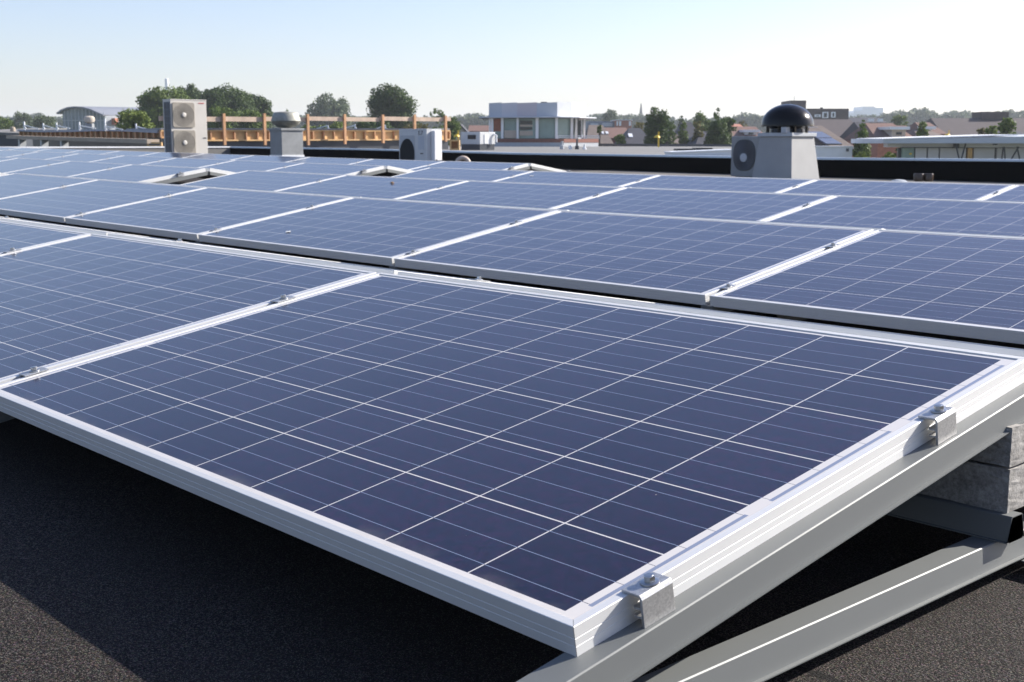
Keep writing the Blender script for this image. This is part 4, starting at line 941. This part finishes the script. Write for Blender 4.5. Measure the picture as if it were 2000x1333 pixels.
# white garage wall
def garage():
    D = 62; r = camthing('white_annex', 'white flat-roofed annex wall right of the domed ventilator', 'building', 1590, 309, D); u = lambda x: U(x, D, 1590); z = lambda y: Zp(1630, y, D)-Zp(1590, 309, D)
    m = MB(); m.box(u(1560), u(1664), 0, 3, -6, z(287.5)); m.build('wall', WHITEP, r); m = MB(); m.box(u(1560), u(1664.5), -.06, 3.05, z(287.5), z(285.8)); m.build('fascia', COPLIT, r)
    m = MB(); m.box(u(1664.5), u(1678), 1.0, 3, z(291), z(288.5)); m.build('eaves', COPLIT, r); m = MB(); m.box(u(1652), u(1654), -.3, -.0, z(296), z(290.5)); m.build('wall_lamp', DARKGRILL, r)
garage()
# grey-purple brick block behind the dome
def brickblock():
    D = 230; r = camthing('brick_building', 'flat-roofed dark brick building with a stair tower behind the domed ventilator', 'building', 1547, 240, D); u = lambda x: U(x, D, 1547); z = lambda y: Zp(1600, y, D)-Zp(1547, 240, D)
    m = MB(); m.box(u(1547), u(1578), 2, 10, -15, z(196)); m.build('tower', BRICK_D, r); m = MB(); m.box(u(1578), u(1656.5), 0, 14, -15, z(212.5)); m.build('wall', BRICK_D, r)
    for a, b, ya, yb in ((1605, 1617, 219, 231), (1622, 1631, 219, 230), (1590, 1602, 224, 229)):
        m = MB(); m.box(u(a), u(b), -.12, 0, z(yb), z(ya)); wd = m.build('window', COPLIT, r); m = MB(); m.box(u(a+3), u(b-3), -.16, -.121, z(yb-1.5), z(ya+2)); m.build('pane', GLASSD, wd)
    m = MB(); m.box(u(1608), u(1611), 2, 3, z(212.5), z(209.5)); m.build('chimney', DARKGRILL, r)
    m = MB(); m.tube([(u(1559), 4, z(196)), (u(1559), 4, z(186))], .06, 6); m.build('aerial', GREYEN, r)
brickblock()
def flats():
    D = 260; r = camthing('apartment_building', 'low flats with red and white upper floor right of the pavilion', 'building', 1150, 250, D); u = lambda x: U(x, D, 1150); z = lambda y: Zp(1190, y, D)-Zp(1150, 250, D)
    m = MB(); m.box(u(1150), u(1202), 3, 12, -15, z(237)); m.build('grey_wing', nmat('slate_blue_render', (.16, .19, .24), .7), r); m = MB(); m.box(u(1202), u(1233), 0, 10, -15, z(235.5)); m.build('red_wing', BRICK_O, r)
    m = MB(); m.box(u(1200), u(1236), -.3, 10, z(235.5), z(234.3)); m.build('roof_edge', COPLIT, r)
    for a, b in ((1204, 1207), (1209, 1213), (1228, 1232)):
        m = MB(); m.box(u(a), u(b), -.12, 0, z(246), z(237)); m.build('window', WHITEP, r)
    for a, b, c in ((1155, 1170, 241), (1178, 1198, 240)):
        m = MB(); m.box(u(a), u(b), 2.85, 3, z(247), z(c)); m.build('window', PALEB, r)
flats()
H_('house', 'long dark-roofed house on the skyline between brick block and trees', 1655, 1730, 229, 240, 240, 10, TILE_DK, BRICK_D, 'u', wins=((1694, 1706, 232, 238, COPLIT), (1713, 1724, 232, 238, COPLIT)))

# long white pavilion at the right
def pavilion():
    D = 58; r = camthing('glass_pavilion', 'long white-roofed glass pavilion with dark slanted struts at the right', 'building', 1726, 309, D); u = lambda x: U(x, D, 1726); z = lambda x, y: Zp(x, y, D)-Zp(1726, 309, D)
    m = MB(); a = (u(1724), z(1724, 280)); 
    m.hexa([(u(1724), 0, z(1724, 280.5)), (u(2120), -1, z(2100, 280.0)), (u(2120), 6, z(2100, 280)), (u(1729), 6, z(1729, 280.5))], [(u(1724), 0, z(1724, 272.5)), (u(2120), -1, z(2100, 264.5)), (u(2120), 6, z(2100, 261)), (u(1729), 6, z(1729, 271.5))]); m.build('fascia', PALEB, r)
    m = MB(); m.hexa([(u(1724), -.08, z(1724, 272.5)), (u(1980), -.3, z(1980, 265)), (u(1980), 5, z(1980, 264.5)), (u(1729), 5, z(1729, 271.5))], [(u(1724), -.08, z(1724, 271)), (u(1980), -.3, z(1980, 262.7)), (u(1980), 5, z(1980, 262.2)), (u(1729), 5, z(1729, 270))]); m.build('roof_edge', WHITEP, r)
    m = MB(); m.hexa([(u(1742), .7, z(1742, 288)), (u(2120), .3, z(2100, 289)), (u(2120), 1, z(2100, 289)), (u(1742), 1.4, z(1742, 288))], [(u(1742), .7, z(1742, 280.6)), (u(2120), .3, z(2100, 280.1)), (u(2120), 1, z(2100, 280.1)), (u(1742), 1.4, z(1742, 280.6))]); m.build('beam', LILAC, r)
    m = MB(); m.box(u(1768), u(2120), .55, .75, z(1800, 289.6), z(1800, 288)); m.build('dark_head', DARKGRILL, r)
    bays = [(1774, 1797, GLASSG), (1800, 1822, LILAC), (1825, 1846, LILAC), (1849, 1900, LILAC), (1904, 1913, WOODY), (1916, 1957, LILAC), (1962, 2050, LILAC)]
    for x0, x1, mt in bays: m = MB(); m.box(u(x0), u(x1), .9, 1.1, -6, z(1800, 289.6)); m.build('window', mt, r)
    m = MB(); m.box(u(1768), u(2120), 1.1, 1.3, -6, z(1800, 289.6)); m.build('back_wall', DARKGRILL, r)
    for x0, x1 in ((1868, 1877), (1888, 1881), (1962, 1960.5), (1964, 1967), (1992, 1979), (1989, 1996)):
        m = MB(); a, b = Vector((u(x0), .2, z(1860, 287 if x0 > 1900 else 281))), Vector((u(x1), .2, z(1860, 312))); m.tube([a, b], .038, 8); m.build('strut', DARKGRILL, r)
    m = MB(); m.box(u(1868), u(1874), .1, .5, z(1870, 290), z(1870, 281)); m.build('strut_head', DARKGRILL, r)
    m = MB(); m.box(u(1924), u(1931), -1.0, -.85, z(1925, 283.5), z(1925, 281)); m.build('camera_box', DARKP, r)
    m = MB(); m.box(u(1788), u(1792), .85, .95, z(1790, 303), z(1790, 299.5)); m.build('sticker', YELLOW, r)
pavilion()

# ------------------------------------------------------------------ trees
def leaf_mesh(name, cent, rad, nper, size, mat, parent=None, squash=.85):
    cs = []; ns = []
    for c, rr in zip(cent, rad):
        n = max(12, int(nper*rr*rr)); d = rng.normal(size=(n, 3)); d /= np.linalg.norm(d, axis=1)[:, None]
        rad_ = rr*(1-.55*rng.random(n)**2.2)*(1+.10*rng.normal(size=n)); p = d*rad_[:, None]; p[:, 2] *= squash; cs.append(p+np.array(c)); ns.append(d+.65*rng.normal(size=(n, 3)))
    P = np.concatenate(cs); Nn = np.concatenate(ns); Nn /= np.linalg.norm(Nn, axis=1)[:, None]; n = len(P)
    t = np.cross(Nn, rng.normal(size=(n, 3))); t /= np.linalg.norm(t, axis=1)[:, None]; b = np.cross(Nn, t); s = size*(.6+.8*rng.random(n))[:, None]
    V = np.stack([P-t*s, P-b*s*.7, P+t*s, P+b*s*.7], axis=1).reshape(-1, 3)
    me = bpy.data.meshes.new(name); me.vertices.add(4*n); me.vertices.foreach_set('co', V.ravel()); me.loops.add(4*n); me.loops.foreach_set('vertex_index', np.arange(4*n, dtype=np.int32)); me.polygons.add(n)
    me.polygons.foreach_set('loop_start', np.arange(0, 4*n, 4, dtype=np.int32)); me.polygons.foreach_set('loop_total', np.full(n, 4, dtype=np.int32)); me.update(calc_edges=True); me.validate()
    me.materials.append(mat); o = bpy.data.objects.new(name, me); COL.objects.link(o)
    if parent is not None: o.parent = parent
    return o
def tree(label, x0, x1, yt, yb, D, mat, shape='round', cl=26, dens=1., leaf=None, cat='tree', name='tree', group=None, seed=None):
    """crown spans picture x0..x1 and yt..yb at distance D; trunk goes to the ground"""
    rs = np.random.default_rng(int(x0*7+yt*13) if seed is None else seed)
    xm = (x0+x1)/2; W_ = U(x1, D, x0)/2; zt, zb = Zp(xm, yt, D), Zp(xm, yb, D); H = (zt-zb)/2; g0 = -8.0; p = px(xm, 277, D)
    r = thing(name, label, cat, (p.x, p.y, g0), CAMROT, group); zc = (zt+zb)/2-g0; dep = W_*.9
    C_, Rr = [], []
    for i in range(int(cl*2.4)):
        while True:
            q = rs.uniform(-1, 1, 3)
            if shape == 'round': ok = .25 < np.linalg.norm(q) < 1
            elif shape == 'cone': ok = np.hypot(q[0], q[1]) < max(.10, .95*(1-(q[2]+1)/2)**.75)
            elif shape == 'column': ok = np.hypot(q[0], q[1]) < 1-.5*max(0, q[2])**2
            else: ok = np.hypot(q[0], q[1]) < 1 and q[2] < .95*math.sqrt(max(0, 1-.8*q[0]**2))
            if ok: break
        rr = min(W_, H)*rs.uniform(.17, .40)*(.6 if shape == 'cone' and q[2] > .3 else 1)
        lim = np.array([max(.05, W_-rr*.85), max(.05, dep-rr*.6), max(.05, H-rr*.75)]); C_.append(q*lim+np.array([0, 0, zc])); Rr.append(rr)
    if shape == 'cone': C_.append(np.array([0, 0, zc+H*.86])); Rr.append(min(W_, H)*.14)
    lf = leaf or max(.10, D/2432*2.1); cl = cl
    area = sum(4*PI*q*q for q in Rr); n = dens*.62*4*PI/(2*.7*lf*lf)
    crown = leaf_mesh('crown', C_, Rr, n, lf, mat, r)
    m = MB(); rad = max(.12, W_*.06); top = zc-H*.1; m.tube([(0, 0, 0), (.1, 0, top*.5), (0, 0, top)], [rad*1.3, rad, rad*.5], 8)
    for i in range(6):
        c = C_[i % len(C_)]; m.tube([(0, 0, top*(.55+.06*i)), (c[0]*.5, c[1]*.5, (top*(.6+.06*i)+c[2])/2), (c[0], c[1], c[2])], [rad*.5, rad*.3, rad*.12], 5)
    m.build('trunk', BARK, r); return r
T_ = tree
T_('broad olive-green tree crown left of the tall air conditioner', 266, 392, 166, 285, 165, LEAF_M, 'dome', 34)
T_('dark tree top rising above the tall air conditioner', 342, 402, 154, 250, 190, LEAF_D, 'round', 18)
T_('big dark green tree right of the tall air conditioner', 372, 500, 163, 285, 185, LEAF_D, 'dome', 36)
T_('dark green tree sloping down towards the mushroom ventilator', 440, 540, 180, 285, 190, LEAF_D, 'dome', 30)
T_('lighter green tree in front of the big dark tree', 404, 470, 203, 285, 140, LEAF_M, 'dome', 22)
T_('mid-green tree behind the guard rail left of the mushroom ventilator', 455, 532, 210, 285, 145, LEAF_M, 'dome', 22)
T_('bright yellow-green tree in front of the curved-roof hall', 226, 306, 211, 285, 105, LEAF_L, 'dome', 26)
T_('tall airy grey-green poplar group on the skyline', 595, 692, 181, 262, 330, LEAF_G, 'dome', 40, .75)
T_('large round dark green tree right of the poplar group', 712, 822, 161, 285, 170, LEAF_D, 'dome', 34, 1.1)
T_('small pointed green tree right of the large round tree', 836, 870, 203, 285, 180, LEAF_M, 'dome', 16)
T_('green tree behind the right end of the guard rail', 862, 902, 222, 288, 120, LEAF_M, 'dome', 18)
T_('small light green tree behind the mushroom ventilator', 553, 572, 212, 262, 150, LEAF_M, 'cone', 10)
T_('yellow-green shrub behind the formwork, left of centre', 640, 684, 236, 275, 130, LEAF_L, 'dome', 16)
T_('dark green hedge tree behind the formwork under the round tree', 688, 775, 231, 280, 135, LEAF_D, 'dome', 24)
T_('olive hedge tree behind the formwork near its right end', 770, 850, 238, 280, 130, LEAF_O, 'dome', 22)
T_('green hedge tree behind the formwork right of the mushroom ventilator', 585, 645, 240, 278, 130, LEAF_M, 'dome', 18)
T_('dark green trees left of the curved-roof hall', 62, 118, 222, 285, 260, LEAF_G, 'dome', 26)
T_('grey-green tree at the left, second from the picture edge', 22, 72, 218, 285, 300, LEAF_G, 'dome', 20)
T_('green tree at the left picture edge', -20, 34, 225, 285, 200, LEAF_M, 'dome', 22)
T_('pale grey-green tree on the skyline right of the pavilion', 1172, 1210, 213, 262, 380, LEAF_G, 'round', 20)
T_('tall dark green loose tree behind the yellow lamp', 1256, 1310, 209, 290, 112, LEAF_D, 'column', 40, .75)
T_('small yellow-green tree left of the tall loose tree', 1236, 1264, 235, 285, 140, LEAF_O, 'dome', 14)
T_('narrow green hedge tree right of the tall loose tree', 1322, 1348, 237, 284, 125, LEAF_M, 'column', 18)
T_('dark green tree filling in right of the pointed tree', 1402, 1438, 225, 290, 116, LEAF_D, 'dome', 24)
T_('dark green tree low beside the tall loose tree', 1284, 1322, 232, 290, 118, LEAF_D, 'dome', 20)
T_('round green tree on the skyline left of the pointed tree', 1346, 1390, 217, 270, 170, LEAF_M, 'dome', 24)
T_('yellow-green hedge tree left of the pointed dark tree', 1350, 1376, 236, 285, 122, LEAF_O, 'column', 14)
T_('pointed dark green tree left of the fan unit', 1372, 1430, 209, 290, 110, LEAF_D, 'cone', 34)
T_('small green tree before the house left of the brown dormer', 1198, 1224, 262, 290, 112, LEAF_M, 'dome', 12)
T_('slender climbing shrub by the chimney right of the pavilion', 1166, 1176, 243, 262, 118, LEAF_L, 'column', 8)
T_('small tree between the pointed tree and the small salmon roof', 1322, 1336, 224, 262, 190, LEAF_G, 'dome', 10)
T_('low yellow-green bush left of the domed ventilator', 1440, 1462, 235, 256, 230, LEAF_O, 'dome', 10)
T_('bushy green conical tree right of the white annex', 1661, 1706, 230, 312, 85, LEAF_M, 'cone', 34)
T_('small green egg-shaped tree above the glass pavilion', 1788, 1813, 235, 275, 95, LEAF_M, 'column', 16)
T_('leftmost small sunlit tree behind the pavilion roof edge', 1906, 1926, 248, 275, 90, LEAF_O, 'dome', 10)
T_('middle sunlit tree behind the pavilion roof edge', 1924, 1948, 242, 275, 88, LEAF_L, 'dome', 12)
T_('tallest sunlit tree behind the pavilion roof at the right', 1946, 1986, 230, 275, 86, LEAF_M, 'dome', 18)
T_('low yellow bush between annex and pavilion', 1668, 1700, 297, 318, 70, LEAF_L, 'dome', 14, cat='bush', name='bush')
T_('low yellow-green bush before the pavilion left end', 1724, 1750, 298, 318, 66, LEAF_L, 'dome', 12, cat='bush', name='bush')
T_('dark shrub under the left end of the pavilion roof', 1748, 1770, 288, 316, 72, LEAF_D, 'dome', 10, cat='bush', name='bush')
T_('green tree on the skyline right of the hazy office block', 1736, 1772, 222, 262, 220, LEAF_M, 'dome', 18)
# far wood on the horizon: one mass nobody could count
def wood():
    sk = [(-40, 232), (40, 226), (80, 224), (130, 232), (560, 232), (595, 226), (700, 226), (830, 229), (900, 226), (925, 223), (955, 226), (1150, 228), (1175, 222), (1215, 226), (1235, 224), (1262, 226), (1330, 232), (1400, 230), (1435, 228), (1450, 222), (1480, 223), (1500, 228), (1640, 230), (1700, 226), (1730, 222), (1760, 217), (1785, 214), (1812, 212), (1832, 222), (1855, 219), (1890, 218), (1912, 224), (1950, 219), (1975, 215), (2040, 217)]
    xs = [a for a, b in sk]; ys = [b for a, b in sk]; C_, Rr = [], []
    rs = np.random.default_rng(3)
    for layer, D, dy in ((0, 620, 2.5), (1, 760, -.5)):
        for x in np.arange(-40, 2040, 7.5 if layer == 0 else 9):
            xx = x+rs.uniform(-3, 3); y = np.interp(xx, xs, ys)+dy+rs.uniform(-1.5, 5); rr = D/2432*rs.uniform(7, 13)
            top = px(xx, y, D); C_.append(np.array([top.x, top.y, top.z-rr*.8])); Rr.append(rr); C_.append(np.array([top.x, top.y, top.z-rr*2.3])); Rr.append(rr*1.15)
    o = leaf_mesh('distant_woodland', C_, Rr, 16, .8, LEAF_G); tag(o, 'hazy belt of far trees along the whole horizon', 'woodland', kind='stuff')
wood()

# ------------------------------------------------------------------ air
hz = MB(); hz.box(-3700, 1600, -500, 3700, -9.0, 60.0); ho = hz.build('haze', nmat('air', (1, 1, 1)))
hm = MATS['air']; hn = hm.node_tree; hn.nodes.remove(hn.nodes['Principled BSDF']); pv = hn.nodes.new('ShaderNodeVolumePrincipled')
pv.inputs['Color'].default_value = (.86, .92, 1.0, 1); pv.inputs['Density'].default_value = .00025; pv.inputs['Anisotropy'].default_value = .2
hn.links.new(pv.outputs[0], hn.nodes['Material Output'].inputs['Volume']); tag(ho, kind='stuff')
